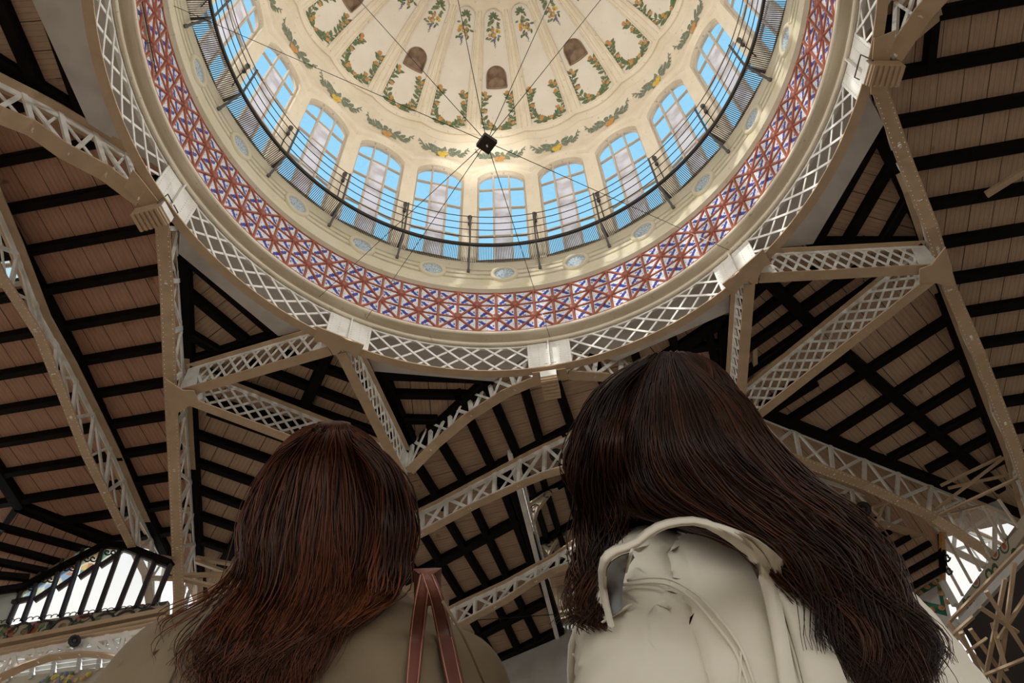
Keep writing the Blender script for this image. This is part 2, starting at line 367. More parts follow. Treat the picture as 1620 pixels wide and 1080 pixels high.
def panel_mesh(niche):
    def s2(u, t): return Vector((u*10, t*10))
    pts = []; edges = []
    out = [(-PW + 2*PW*i/10, T0_) for i in range(10)] + [(PW, T0_ + (panel_top(PW*.999)-T0_)*i/20) for i in range(20)] + [(PW*math.cos(a), panel_top(PW*math.cos(a))) for a in [PI*i/14 for i in range(15)]] + [(-PW, T0_ + (panel_top(PW*.999)-T0_)*i/20) for i in range(19, 0, -1)]
    pts += out; n = len(out); edges += [(i, (i+1) % n) for i in range(n)]
    NW, N0, N1 = .235, .665, .735
    nt_ = lambda u: N1 + .055*math.sqrt(max(0, 1-(u/NW)**2))
    if niche:
        hole = [(-NW + 2*NW*i/6, N0) for i in range(6)] + [(NW, N0 + (N1-N0)*i/2) for i in range(3)] + [(NW*math.cos(PI*i/12), nt_(NW*math.cos(PI*i/12))) for i in range(1, 12)] + [(-NW, N0 + (N1-N0)*i/2) for i in (2, 1)]
        b0 = len(pts); pts += hole; m = len(hole); edges += [(b0+i, b0+(i+1) % m) for i in range(m)]
    for i in range(1, 10):
        for j in range(1, 28):
            u = -PW + 2*PW*i/10; t = T0_ + (T1_-T0_)*j/28
            if t < panel_top(u)-.01: pts.append((u+.0001*j, t))
    r = delaunay_2d_cdt([s2(*p) for p in pts], edges, [], 1, 1e-5)
    mb = MB(); V = [(v.x/10, v.y/10) for v in r[0]]; fs = []
    for f in r[2]:
        cu = sum(V[i][0] for i in f)/len(f); ct = sum(V[i][1] for i in f)/len(f)
        if niche and abs(cu) < NW and N0 < ct < nt_(cu): continue
        fs.append(tuple(f))
    mb.add([S(u, t, 0) for u, t in V], fs)
    pm = mb.mesh('dome_panel', M['panel'], True)
    if not niche: return pm, None
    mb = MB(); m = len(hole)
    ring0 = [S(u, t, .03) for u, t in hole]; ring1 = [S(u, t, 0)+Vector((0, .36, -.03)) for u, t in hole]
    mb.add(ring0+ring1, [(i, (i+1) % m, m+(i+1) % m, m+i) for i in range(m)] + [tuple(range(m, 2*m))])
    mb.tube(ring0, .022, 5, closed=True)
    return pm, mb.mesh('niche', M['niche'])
pan_plain, _ = panel_mesh(False); pan_niche, niche_me = panel_mesh(True)
# ---- painted decoration: thin leaves, stems and fruit laid on the plaster
def leaf(mb, F, x, y, ang, L, W, off=.012):
    pts = [(0, 0), (.25, .42), (.55, .5), (.8, .3), (1, 0), (.8, -.3), (.55, -.5), (.25, -.42)]
    c, s_ = math.cos(ang), math.sin(ang)
    vs = [F(x + (px*L*c - py*W*s_), y + (px*L*s_ + py*W*c), off) for px, py in pts] + [F(x+.5*L*c, y+.5*L*s_, off+.012)]
    mb.add(vs, [(i, (i+1) % 8, 8) for i in range(8)])
def disc(mb, F, x, y, r, off=.02, sx=1):
    vs = [F(x + r*sx*math.cos(2*PI*i/10), y + r*math.sin(2*PI*i/10), off) for i in range(10)] + [F(x, y, off+.03)]
    mb.add(vs, [(i, (i+1) % 10, 10) for i in range(10)])
def ribbon(mb, F, pts, w_, off=.01):
    vs = []
    for i, (x, y) in enumerate(pts):
        a = pts[max(0, i-1)]; b = pts[min(len(pts)-1, i+1)]; dx, dy = b[0]-a[0], b[1]-a[1]; l = math.hypot(dx, dy) or 1
        vs += [F(x - dy/l*w_/2, y + dx/l*w_/2, off), F(x + dy/l*w_/2, y - dx/l*w_/2, off)]
    mb.add(vs, [(2*i, 2*i+1, 2*i+3, 2*i+2) for i in range(len(pts)-1)])
def FP(x, y, off):                            # panel frame: metres across and up from the panel foot
    t = T0_ + .05 + y/6.2; return S(x/(DR*math.cos(t)*DB), t, off)
def FG(x, y, off):                            # garland band frame
    z = 25.93 + y*1.5; u = x/(6.1*DB); return ql(u*DB, (6.165 - .08*(z-25.98))*(1+.020*math.cos(PI*u)) - off, z)
def wreath(seed):
    r_ = random.Random(seed); mb = MB()
    for s_ in (-1, 1):
        ctrl = [(0, .12), (.22, .10), (.42, .28), (.53, .65), (.50, 1.05), (.36, 1.42)]
        pts = []
        for i in range(len(ctrl)-1):
            for k in range(3):
                f = k/3; pts.append((s_*(ctrl[i][0]*(1-f)+ctrl[i+1][0]*f), ctrl[i][1]*(1-f)+ctrl[i+1][1]*f))
        pts.append((s_*ctrl[-1][0], ctrl[-1][1]))
        mb.mi = 0; ribbon(mb, FP, pts, .022)
        for i in range(1, len(pts)-1):
            dx, dy = pts[i+1][0]-pts[i-1][0], pts[i+1][1]-pts[i-1][1]; a = math.atan2(dy, dx)
            for q_ in (-1, 1):
                if r_.random() < .93: leaf(mb, FP, pts[i][0], pts[i][1], a + q_*r_.uniform(.6, 1.15), r_.uniform(.2, .3), r_.uniform(.085, .12))
        mb.mi = 1
        for i, d in ((2, -.10), (5, .11), (7, -.12), (10, .10), (12, -.10), (14, .05), (15, -.03)):
            x, y = pts[min(i, len(pts)-1)]; disc(mb, FP, x + d + r_.uniform(-.02, .02), y + r_.uniform(-.03, .06), r_.uniform(.06, .08))
    mb.mi = 0
    for k in range(7): leaf(mb, FP, -.3+.1*k, .08+r_.uniform(-.03, .05), r_.uniform(-.4, 3.4), .2, .09)
    return mb.mesh('painted_wreath', [M['leaf'], M['orange']])
def garland(seed, fruit):
    r_ = random.Random(seed); mb = MB()
    for s_ in (-1, 1):
        pts = [(s_*(.1+.62*i/9), -.05 + .10*math.sin(i*.75)+.012*i) for i in range(10)]
        mb.mi = 0; ribbon(mb, FG, pts, .02)
        for i in range(1, 10):
            k = 1 - i/13
            for q_ in (-1, 1): leaf(mb, FG, pts[i][0], pts[i][1], (0 if s_ > 0 else PI) + q_*r_.uniform(.5, 1.2), .22*k+.05, .10*k+.02)
    for k in range(16): leaf(mb, FG, r_.uniform(-.1, .1), r_.uniform(-.1, .1), r_.uniform(0, 6.28), r_.uniform(.16, .26), .11, .012)
    mb.mi = 1
    for x, y in ((-.07, -.12), (.06, -.08), (-.01, -.2)): disc(mb, FG, x, y, .095, .03)
    return mb.mesh('painted_garland', [M['leaf_blue'], M[fruit]])
def cluster(seed):
    r_ = random.Random(seed); mb = MB(); b = 3.02      # metres up from the panel foot
    mb.mi = 0
    for a in (.2, 1.0, 2.1, 2.9, 3.6, -.5, 1.57): leaf(mb, FP, 0, b+1.0, a, .18, .08)
    for k in range(26):
        y = r_.uniform(.28, .95); x = r_.uniform(-1, 1)*(.20 if y < .6 else .13)
        mb.mi = 0 if r_.random() < .6 else 3; leaf(mb, FP, x, b+y, r_.uniform(3.4, 6.0), r_.uniform(.12, .18), .07)
    for k in range(9):
        mb.mi = 1 if k % 3 else 2; disc(mb, FP, r_.uniform(-.18, .18), b+r_.uniform(.35, .62), .05)
    mb.mi = 4
    for k in range(12): disc(mb, FP, r_.uniform(-.03, .03), b+.30-.027*k, .032*(1-k/16))
    return mb.mesh('painted_fruit_cluster', [M['leaf'], M['orange'], M['lemon'], M['leaf_blue'], M['grape']])
wre = [wreath(3), wreath(8)]; gar = [garland(4, 'orange'), garland(9, 'lemon')]; clu = [cluster(5), cluster(6)]
for k in range(22):
    MM = bayM(BAY0 + k*DB)
    link('dome_cove', cove_me, dome, MM); link('dome_rib', ribs_me, dome, MM); link('panel_moulding', mould_me, dome, MM)
    link('dome_panel', pan_niche if k % 2 == 0 else pan_plain, dome, MM)
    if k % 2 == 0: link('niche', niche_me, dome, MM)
    link('painted_wreath', wre[k % 2], dome, MM); link('painted_garland', gar[k % 2], dome, MM)
    link('painted_fruit_cluster', clu[k % 2], dome, MM)
mb = MB(); n = 44
mb.grid([[ql(2*PI*i/n, 6.62*math.cos(t), H0 + 6.6*math.sin(t)) for i in range(n)] for t in [.13, .2, .4, .6, .8, 1.0, 1.2, 1.4, 1.57]], True)
link('outer_shell', mb.mesh('outer_shell', M['deck'], True), dome, DT)

# ---- window wall of the drum
WW, ZS, ZSP, ZCR = .705, 19.45, 24.02, 24.72
def arch_z(x, w=WW): return ZSP + (ZCR-ZSP)*math.sqrt(max(0, 1-(x/w)**2*.92)) - (ZCR-ZSP)*math.sqrt(.08)*0
UWN = math.atan(WW/6.3)/DB
wall = struct('wall_drum', 'cream plaster drum wall with tall arched windows under the dome')
mb = MB()
for s_ in (-1, 1):
    mb.grid([[ql(s_*(UWN + (.5-UWN)*j/3)*DB, DR, z) for j in range(4)][::s_] for z in (19.2, 21, 22.8, arch_z(WW), 25.2)])
mb.grid([[Vector((x, math.sqrt(DR**2-x*x), arch_z(x))) for x in [-WW+WW*i/8 for i in range(17)]], [Vector((x, math.sqrt(DR**2-x*x), 25.2)) for x in [-WW+WW*i/8 for i in range(17)]]])
loop = [(-WW, ZS)] + [(-WW, arch_z(WW))] + [(-WW+WW*i/8, arch_z(-WW+WW*i/8)) for i in range(1, 16)] + [(WW, arch_z(WW)), (WW, ZS)]
mb.grid([[Vector((x, yy, z)) for x, z in loop] for yy in (DR-.03, DR+.2)])
mb.add([Vector((-WW, DR-.05, ZS)), Vector((WW, DR-.05, ZS)), Vector((WW, DR+.2, ZS)), Vector((-WW, DR+.2, ZS))], [(0, 1, 2, 3)])
mb.grid([[ql(u*DB, DR+.02, z) for u in us] for z in (19.2, ZS)])
mb.grid([[ql(s_*(.5)*DB, DR+.4, z) for s_ in (-1, 1)] for z in (19.2, 25.2)]) if False else None
pier_me = mb.mesh('window_pier', M['plaster'])
mb = MB()      # outer face of piers, gives the wall its thickness
for s_ in (-1, 1): mb.grid([[Vector((s_*WW, DR+.2, z)), ql(s_*.5*DB, DR+.32, z)][::-s_] for z in (19.2, 25.4)])
mb.grid([[Vector((x, DR+.2, arch_z(x))) for x in [-WW+WW*i/8 for i in range(17)]][::-1], [Vector((x, DR+.24, 25.4)) for x in [-WW+WW*i/8 for i in range(17)]][::-1]])
outer_me = mb.mesh('outer_wall', M['plaster'])
fz = 6.36
mb = MB()
frl = [(-WW+.03, ZS+.03)] + [(-WW+.03, arch_z(WW)-.02)] + [((-WW+.03)+(WW-.03)*i/8, arch_z(-WW+WW*i/8)-.04) for i in range(1, 16)] + [(WW-.03, arch_z(WW)-.02), (WW-.03, ZS+.03)]
for a, b in zip(frl, frl[1:]+frl[:1]): mb.bar((a[0], fz, a[1]), (b[0], fz, b[1]), .055, .07, (0, 1, 0))
wframe = mb.mesh('window_frame', M['lead'])
colx = [-WW+.03, -.235, .235, WW-.03]; rowz = [ZS+.03, 20.95, 22.55, 23.72]
mb = MB(); mb.bar((0, fz, ZS), (0, fz, arch_z(.235)), .05, .09, (0, 1, 0)); mull = mb.mesh('mullion', M['lead'])
mb = MB(); mb.bar((-WW+.04, fz, 0), (WW-.04, fz, 0), .04, .07, (0, 1, 0)); trans = mb.mesh('transom', M['lead'])
panes = {}
for c_ in range(3):
    for r_ in range(4):
        x0, x1 = colx[c_], colx[c_+1]; z0 = rowz[r_]
        mb = MB()
        if r_ < 3: poly = [(x0, z0), (x1, z0), (x1, rowz[r_+1]), (x0, rowz[r_+1])]
        else: poly = [(x0, z0), (x1, z0)] + [(x1+(x0-x1)*i/5, arch_z(x1+(x0-x1)*i/5)-.05) for i in range(6)]
        mb.prism([Vector((x, fz+.005, z)) for x, z in poly], (0, .012, 0))
        if c_ == 1 and r_ < 3:
            mb = MB(); n_ = int((rowz[r_+1]-z0)/.075)
            for i in range(n_):
                z = z0+.04+i*.075; mb.bar((x0+.03, fz+.02, z), (x1-.03, fz+.02, z), .075, .006, (0, .5, .5))
            panes[c_, r_] = mb.mesh('louver_slats', M['louver'])
        else: panes[c_, r_] = mb.mesh('pane', M['glass'])
ordw = ['nearest', 'first', 'second', 'third', 'fourth', 'fifth', 'sixth', 'seventh', 'eighth', 'ninth', 'tenth', 'eleventh']
for k in range(22):
    kk = k if k <= 11 else k-22
    MM = bayM(BAY0 + k*DB)
    link('window_pier', pier_me, wall, MM); link('outer_wall', outer_me, wall, MM)
    lab = 'arched dome window straight above the railing at the centre' if kk == 0 else ('arched dome window, %s to the %s of the central one' % (ordw[abs(kk)], 'right' if kk > 0 else 'left'))
    wn = struct('window_%d' % (k+1), lab)
    link('window_frame', wframe, wn, MM)
    for s_ in (-1, 1): link('mullion', mull, wn, MM @ Matrix.Translation((s_*.235, 0, 0)))
    for z in rowz[1:]: link('transom', trans, wn, MM @ Matrix.Translation((0, 0, z)))
    for (c_, r_), me in panes.items():
        o = link('louver' if me.name.startswith('louver') else 'pane', me, wn, MM)
    mb = None

# ---- frieze with roundels
fr = struct('wall_frieze', 'cream frieze with grooves and blue mosaic roundels under the dome gallery')
mb = MB(); n = 220
pf = [(6.17, 17.78), (6.04, 17.83), (6.02, 17.92), (6.05, 18.0), (6.085, 18.05)]
def fr_r(z): return 6.085 + (z-18.05)*.09
for zc in (18.40, 18.62, 18.84):
    pf += [(fr_r(zc-.045), zc-.045), (fr_r(zc-.03)+.045, zc-.03), (fr_r(zc+.03)+.045, zc+.03), (fr_r(zc+.045), zc+.045)]
pf += [(fr_r(19.1), 19.1), (6.16, 19.16), (6.16, 19.24), (6.26, 19.26)]
mb.grid([[ql(2*PI*i/n, r, z) for i in range(n)] for r, z in pf], True)
link('frieze_band', mb.mesh('frieze_band', M['frieze'], False), fr, DT)
def uvmesh(me, uvs):
    l = me.uv_layers.new(name='UVMap')
    for lp in me.loops: l.data[lp.index].uv = uvs[lp.vertex_index]
mb = MB(); nn = 24; ct = Vector((0, fr_r(18.62)-.01, 18.62)); sl = Vector((0, .09, 1)).normalized()
mb.add([ct+Vector((.235*math.cos(2*PI*i/nn), 0, 0))+sl*(.285*math.sin(2*PI*i/nn)) for i in range(nn)]+[ct], [(i, (i+1) % nn, nn) for i in range(nn)])
rou = mb.mesh('roundel', M['roundel']); uvmesh(rou, [(math.cos(2*PI*i/nn)*.5, math.sin(2*PI*i/nn)*.5) for i in range(nn)]+[(0, 0)])
mb = MB()
prf = [(.235, .285, .0), (.24, .29, -.05), (.33, .385, -.05), (.345, .40, .02)]
mb.grid([[ct+Vector((a*math.cos(2*PI*i/nn), o, 0))+sl*(b*math.sin(2*PI*i/nn)) for i in range(nn)] for a, b, o in prf], True)
rfr = mb.mesh('roundel_frame', M['frieze'], True)
mb = MB()
for zc, x0, x1 in ((18.40, .5, .72), (18.62, .40, .66), (18.84, .5, .72)):
    for s_ in (-1, 1):
        r = fr_r(zc)+.035; mb.prism([ql(s_*x0/6.1, r, zc-.028), ql(s_*x1/6.1, r, zc-.028), ql(s_*x1/6.1, r, zc+.028), ql(s_*x0/6.1, r, zc+.028)], (0, .01, 0))
inl = mb.mesh('groove_inlay', M['inlay'])
for k in range(22):
    MM = bayM(BAY0+k*DB)
    a = link('roundel_frame', rfr, fr, MM); link('roundel', rou, a); bpy.context.view_layer.update() if False else None
    for ch in a.children: ch.matrix_parent_inverse = Matrix(); ch.matrix_basis = Matrix()
    link('groove_inlay', inl, fr, MM)

# ---- blue and white tile band between terracotta ribs
tb = struct('wall_tiles', 'ring of blue and white triangular tiles between glazed red ribs')
NC = 88; CW = 2*PI/NC; TZ = [16.03, 16.62, 17.21, 17.80]
def tr(z): return 6.0 + .16*(z-16.03)/1.77
tile_me = {}; diag_me = {}
for l in range(3):
    for par in (0, 1):
        c4 = {(i, j): ql((i-.5)*CW, tr(TZ[l+j])+.03, TZ[l+j]) for i in (0, 1) for j in (0, 1)}
        if par: A, B = (0, 0), (1, 1); tris = [((1, 0), A, B), ((0, 1), A, B)]
        else: A, B = (1, 0), (0, 1); tris = [((0, 0), A, B), ((1, 1), A, B)]
        for ti, (q_, a, b) in enumerate(tris):
            mb = MB(); poly = [c4[q_], c4[a], c4[b]]; cen = sum(poly, Vector())/3
            poly = [cen + (p-cen)*.95 for p in poly]
            nrm = Vector((0, -1, .09)).normalized()
            if (poly[1]-poly[0]).cross(poly[2]-poly[0]).dot(nrm) < 0: poly = [poly[0], poly[2], poly[1]]
            vs = [p for p in poly] + [cen+(p-cen)*.93 + nrm*.022 for p in poly]
            mb.add(vs, [(0, 1, 4, 3), (1, 2, 5, 4), (2, 0, 3, 5), (3, 4, 5)])
            me = mb.mesh('tile', M['tile']); uvmesh(me, [(0, 0), (1, 0), (0, 1), (0, 0), (1, 0), (0, 1)]); tile_me[l, par, ti] = me
        mb = MB(); a, b = c4[A]-Vector((0, .03, 0)), c4[B]-Vector((0, .03, 0))
        mb.tube([a, b], .032, 6); diag_me[l, par] = mb.mesh('diagonal_rib', M['terracotta'])
mb = MB(); mb.tube([ql(0, tr(TZ[0])-.005, TZ[0]), ql(0, tr(TZ[3])-.005, TZ[3])], .032, 6); vert_me = mb.mesh('upright_rib', M['terracotta'])
mb = MB()
for z in (TZ[1], TZ[2]): pass
mb.add([ql(0, tr(z)-.075, z) for z in (0,)] if False else [], [])
def boss():
    mb = MB(); mb.grid([[Vector((r*math.cos(2*PI*i/8), -d, r*math.sin(2*PI*i/8))) for i in range(8)] for r, d in ((.11, 0), (.09, .05), (.04, .075), (.001, .08))], True); return mb.mesh('rib_boss', M['terracotta'], True)
boss_me = boss()
COL0 = BAY0 - CW/2
rest = []
for c_ in range(-44, 44):
    az = COL0 + c_*CW
    near = -24 <= c_ < 25
    for l in range(3):
        par = (c_ + l) % 2
        MM = bayM(az + CW/2)
        if near:
            for ti in (0, 1): link('tile', tile_me[l, par, ti], tb, MM)
            link('diagonal_rib', diag_me[l, par], tb, MM)
        else:
            for me in (tile_me[l, par, 0], tile_me[l, par, 1]): rest.append((me, MM))
            link('diagonal_rib', diag_me[l, par], tb, MM)
    link('upright_rib', vert_me, tb, bayM(az))
    for l in (1, 2):
        if (c_ + l) % 2: link('rib_boss', boss_me, tb, bayM(az) @ Matrix.Translation((0, tr(TZ[l])-.02, TZ[l])))
mb = MB(); allv = []; 
for me, MM in rest:
    o_ = len(mb.v); mb.add([MM @ v.co for v in me.vertices], [tuple(p.vertices) for p in me.polygons])
me_ = mb.mesh('far_tiles', M['tile']); uvmesh(me_, [((0, 0), (1, 0), (0, 1))[i % 3] for i in range(len(mb.v))])
tag(link('far_tiles', me_, tb, Matrix()), kind='stuff')
for z in TZ:
    mb = MB(); mb.tube([ql(2*PI*i/NC, tr(z)-.005, z) for i in range(NC)], .024, 6, closed=True); link('ring_rib', mb.mesh('ring_rib', M['terracotta']), tb, DT)
mb = MB(); mb.grid([[ql(2*PI*i/NC, tr(z)+.05, z) for i in range(NC)] for z in (TZ[0]-.05, TZ[3]+.1)], True)
link('tile_backing', mb.mesh('tile_backing', M['panel'], True), tb, DT)
mb = MB()
mb.grid([[ql(2*PI*i/132, r, z) for i in range(132)] for r, z in ((6.06, 16.06), (5.99, 16.05), (5.97, 16.0), (5.99, 15.96), (6.05, 15.96), (6.07, 16.0), (6.12, 16.03), (6.22, 16.03), (6.25, 15.99), (6.25, 15.95), (6.30, 15.93), (6.34, 15.96), (6.36, 16.02), (6.44, 16.04))], True)
ringm = struct('trim_1', 'beige moulded cornice ring under the tile band')
link('cornice', mb.mesh('cornice', M['plaster'], True), ringm, DT)

# ---- gallery: grating walkway, brackets, posts, rails
gal = empty('gallery_walkway', tuple(DT.translation), label='black iron grating walkway with thin rails circling inside the dome windows', cat='walkway')
def gl(name, mb, m=M['black'], smooth=False): return link(name, mb.mesh(name, m, smooth), gal, Matrix())
for r, h, nm in ((5.70, .07, 'inner_rim'), (6.24, .08, 'outer_rim')):
    mb = MB(); n = 176
    mb.grid([[ql(2*PI*i/n, r+a, 19.32+b) for i in range(n)] for a, b in ((-.025, -h), (.025, -h), (.025, .03), (-.025, .03), (-.025, -h))], True); gl(nm, mb)
mb = MB()
for i in range(900):
    a = 2*PI*i/900; mb.bar(ql(a, 5.70, 19.32), ql(a, 6.24, 19.32), .012, .03)
tag(gl('grating_bars', mb), kind='stuff')
for j, dz in enumerate((.35, .72, 1.08, 1.42)):
    mb = MB(); mb.tube([ql(2*PI*i/132, 5.70, 19.34+dz) for i in range(132)], .011, 5, closed=True); gl('rail', mb)
for k in range(22):
    a = BAY0+(k+.5)*DB; MM = bayM(a).copy(); MM = Matrix.Rotation(-a, 4, 'Z')
    mb = MB(); mb.bar((0, 5.70, 19.28), (0, 5.70, 20.80), .04, .04, (1, 0, 0)); mb.bar((0, 5.70, 19.27), (0, 6.3, 19.27), .05, .05)
    if k == 0: post_me = mb.mesh('post', M['darkmetal'])
    link('post', post_me, gal, MM)
    if k == 0:
        mb = MB(); mb.bar((0, 5.72, 19.26), (0, 6.08, 18.75), .035, .05, (1, 0, 0)); mb.bar((0, 6.08, 18.75), (0, 6.13, 18.70), .06, .07, (1, 0, 0)); br_me = mb.mesh('bracket', M['darkmetal'])
    link('bracket', br_me, gal, MM)
# pier lamps
def lamp_me():
    mb = MB(); mb.grid([[Vector((r*math.cos(2*PI*i/10), -.10+r*math.sin(2*PI*i/10), z)) for i in range(10)] for r, z in ((.001, .0), (.05, .0), (.05, .06), (.035, .09), (.035, .28), (.06, .34), (.065, .42), (.03, .45), (.001, .46))], True)
    return mb.mesh('pier_lamp', M['darkmetal'], True)
lm = lamp_me(); mb = MB(); mb.tube([(0, -.1, .02), (0, -.03, -.2), (.02, -.02, -.9)], .012, 5); cbl = mb.mesh('cable', M['wire'])
for k in range(22):
    a = BAY0+(k+.5)*DB; p = ql(a, DR, 21.15); 
    e_ = empty('pier_lamp', (CX+p.x, CY+p.y, p.z+ZO), -a, label=('small dark lamp on the pier just right of the central dome window' if k == 0 else 'small dark lamp on the dome pier, %s to the %s of the central window' % (ordw[k+1] if k < 11 else ordw[22-k], 'right' if k < 11 else 'left')), cat='lamp', group='lamps on the dome piers')
    link('body', lm, e_, Matrix()); link('cable', cbl, e_, Matrix())

# ---- lattice ring girder
rg = empty('ring_girder', tuple(DT.translation), label='white riveted ring girder of crossed lattice bars carrying the dome', cat='girder')
RG, GZ0, GZ1 = 6.37, 15.05, 16.0
def rl(name, mb, m=M['paint'], smooth=False): return link(name, mb.mesh(name, m, smooth), rg, Matrix())
n = 132
mb = MB(); mb.grid([[ql(2*PI*i/n, r, z) for i in range(n)] for r, z in ((RG-.09, GZ0), (RG+.09, GZ0), (RG+.09, GZ0-.03), (RG-.09, GZ0-.03), (RG-.09, GZ0))], True); rl('bottom_flange', mb, M['steel'])
mb = MB(); mb.grid([[ql(2*PI*i/n, r, z) for i in range(n)] for r, z in ((RG-.1, GZ1), (RG+.1, GZ1), (RG+.1, GZ1-.03), (RG-.1, GZ1-.03), (RG-.1, GZ1))], True)
mb.grid([[ql(2*PI*i/n, r, z) for i in range(n)] for r, z in ((RG-.012, GZ1), (RG-.012, GZ1-.1), (RG+.012, GZ1-.1), (RG+.012, GZ1))], True); rl('top_flange', mb)
naz = list(NODE_AZ) + [NODE_AZ[4]+math.radians(40), NODE_AZ[4]+math.radians(81), NODE_AZ[0]-math.radians(40), NODE_AZ[0]-math.radians(81)]
hp = .43/RG       # half plate angle
sa = sorted([a % (2*PI) for a in naz])
def curved_bar(a0, z0, a1, z1, off, w=.05, t=.014):
    mb = MB(); N = 4; pr_ = None
    for i in range(N):
        f0, f1 = i/N, (i+1)/N
        A = ql(a0+(a1-a0)*f0, RG+off, z0+(z1-z0)*f0); B = ql(a0+(a1-a0)*f1, RG+off, z0+(z1-z0)*f1)
        mb.bar(A, B, w, t, ql((a0+a1)/2, 1, 0))
    return mb
for i, a in enumerate(sa):
    b = sa[(i+1) % len(sa)] + (2*PI if i == len(sa)-1 else 0)
    s0, s1 = a+hp, b-hp; h = GZ1-.05-GZ0; span = .95/RG; m_ = max(4, round((s1-s0)/(.50/RG))); pit = (s1-s0)/m_
    for k in range(-2, m_+2):
        for sg in (1, -1):
            c0 = s0 + k*pit + (0 if sg > 0 else pit*0); c1 = c0 + span
            z0, z1 = (GZ0, GZ1-.05) if sg > 0 else (GZ1-.05, GZ0)
            f0 = max(0, (s0-c0)/span); f1 = min(1, (s1-c0)/span)
            if f1-f0 < .08: continue
            rl('lattice_bar', curved_bar(c0+span*f0, z0+(z1-z0)*f0, c0+span*f1, z0+(z1-z0)*f1, .012*sg))
for a in naz:
    for s_ in (-1, 1):
        mb = MB(); mb.grid([[ql(a + s_*(hp*.04+hp*.96*j/3)*1.08, RG-.03, z) for j in range(4)] for z in (GZ0-.02, GZ1)]); mb.grid([[ql(a + s_*(hp*.04+hp*.96*j/3)*1.08, RG+.0, z) for j in range(4)][::-1] for z in (GZ0-.02, GZ1)])
        for zz in [GZ0+.06+.085*i for i in range(11)]:
            for ja in (.1, .5, .9):
                c0 = ql(a+s_*hp*ja*1.05, RG-.035, zz); rr = .012; tx = ql(a+PI/2, 1, 0)
                mb.add([c0+tx*rr, c0+Vector((0, 0, rr)), c0-tx*rr, c0-Vector((0, 0, rr)), c0+ql(a, -.012, 0)], [(0, 1, 4), (1, 2, 4), (2, 3, 4), (3, 0, 4)])
        rl('gusset_plate', mb)
    mb = MB(); mb.bar(ql(a, RG-.06, GZ0), ql(a, RG-.06, GZ1), .03, .09, ql(a, 1, 0)); rl('stiffener', mb)
RING_FILL = 750
FLOOD = 1500
# ================================================================== ROOF AND STEELWORK AROUND THE DOME
ZR = 16.3
n1, n2, n3, n4, n5 = (-6.43, 1.24), (-4.2, 4.87), (0, 6.45), (4.2, 4.87), (6.43, 1.24)
P12, P23, P34, P45 = (-7.84, 5.45), (-3.82, 8.9), (3.82, 8.9), (7.9, 5.5)
K1, K5 = (-11.6, 15.0), (11.6, 15.0)
def clip_x(poly, x0, x1):
    def cl(ps, f):
        out = []
        for i in range(len(ps)):
            a, b = ps[i], ps[(i+1) % len(ps)]; fa, fb = f(a), f(b)
            if fa >= 0: out.append(a)
            if fa*fb < 0:
                t = fa/(fa-fb); out.append((a[0]+(b[0]-a[0])*t, a[1]+(b[1]-a[1])*t))
        return out
    p = cl(poly, lambda q: q[0]-x0)
    return cl(p, lambda q: x1-q[0]) if len(p) > 2 else []
def facet(label, O, xdir, ydir, poly, bw, m, name='ceiling', off=0):
    """a roof slope: boards run along ydir inside poly (3D points) with open joints, backed by a dark deck"""
    root = struct(name, label)
    O = Vector(O); xd = Vector(xdir).normalized(); nz = xd.cross(Vector(ydir)).normalized()
    if nz.z < 0: nz = -nz
    yd = nz.cross(xd)
    F = Matrix((( xd.x, yd.x, nz.x, O.x), (xd.y, yd.y, nz.y, O.y), (xd.z, yd.z, nz.z, O.z), (0, 0, 0, 1)))
    Fi = F.inverted(); p2 = [(Fi @ Vector(p)) for p in poly]; p2 = [(p.x, p.y) for p in p2]
    x0 = math.floor(min(p[0] for p in p2)/bw); x1 = math.ceil(max(p[0] for p in p2)/bw)
    for i in range(x0, x1):
        c = clip_x(p2, i*bw+.008, (i+1)*bw-.008)
        if len(c) < 3: continue
        mb = MB(); j = rnd.uniform(-.006, .006); mb.prism([(x, y, j+.02) for x, y in c], (0, 0, .02))
        link('board', mb.mesh('board', m), root, F)
    mb = MB(); mb.prism([(x, y, .06) for x, y in p2], (0, 0, .05)); link('roof_deck', mb.mesh('roof_deck', M['deck']), root, F)
    root['_n'] = 1; del root['_n']
    return root, F, nz
def beam(root, A, B, w=.19, h=.2, name='purlin', dz=-.06, n=None):
    n = Vector((0, 0, 1)) if n is None else n
    A = Vector(A) + n*dz; B = Vector(B) + n*dz
    d = (B-A).normalized(); s_ = d.cross(n).normalized(); mb = MB()
    prof = [(-w/2, h/2), (-w/2, -h*.3), (-w*.36, -h/2), (w*.36, -h/2), (w/2, -h*.3), (w/2, h/2)]
    vs = [p + s_*a + n*b for p in (A, B) for a, b in prof]
    mb.add(vs, [(5, 4, 3, 2, 1, 0), (6, 7, 8, 9, 10, 11)] + [(i, (i+1) % 6, 6+(i+1) % 6, 6+i) for i in range(6)])
    return link(name, mb.mesh(name, M['beam']), root)
def l3(p, z=ZR): return Lc(p[0], p[1], z)
def rot2(az): return UX*math.sin(az) + UY*math.cos(az)      # unit vector at local azimuth

YW = toloc(P(10, 449, 16.3))[1]
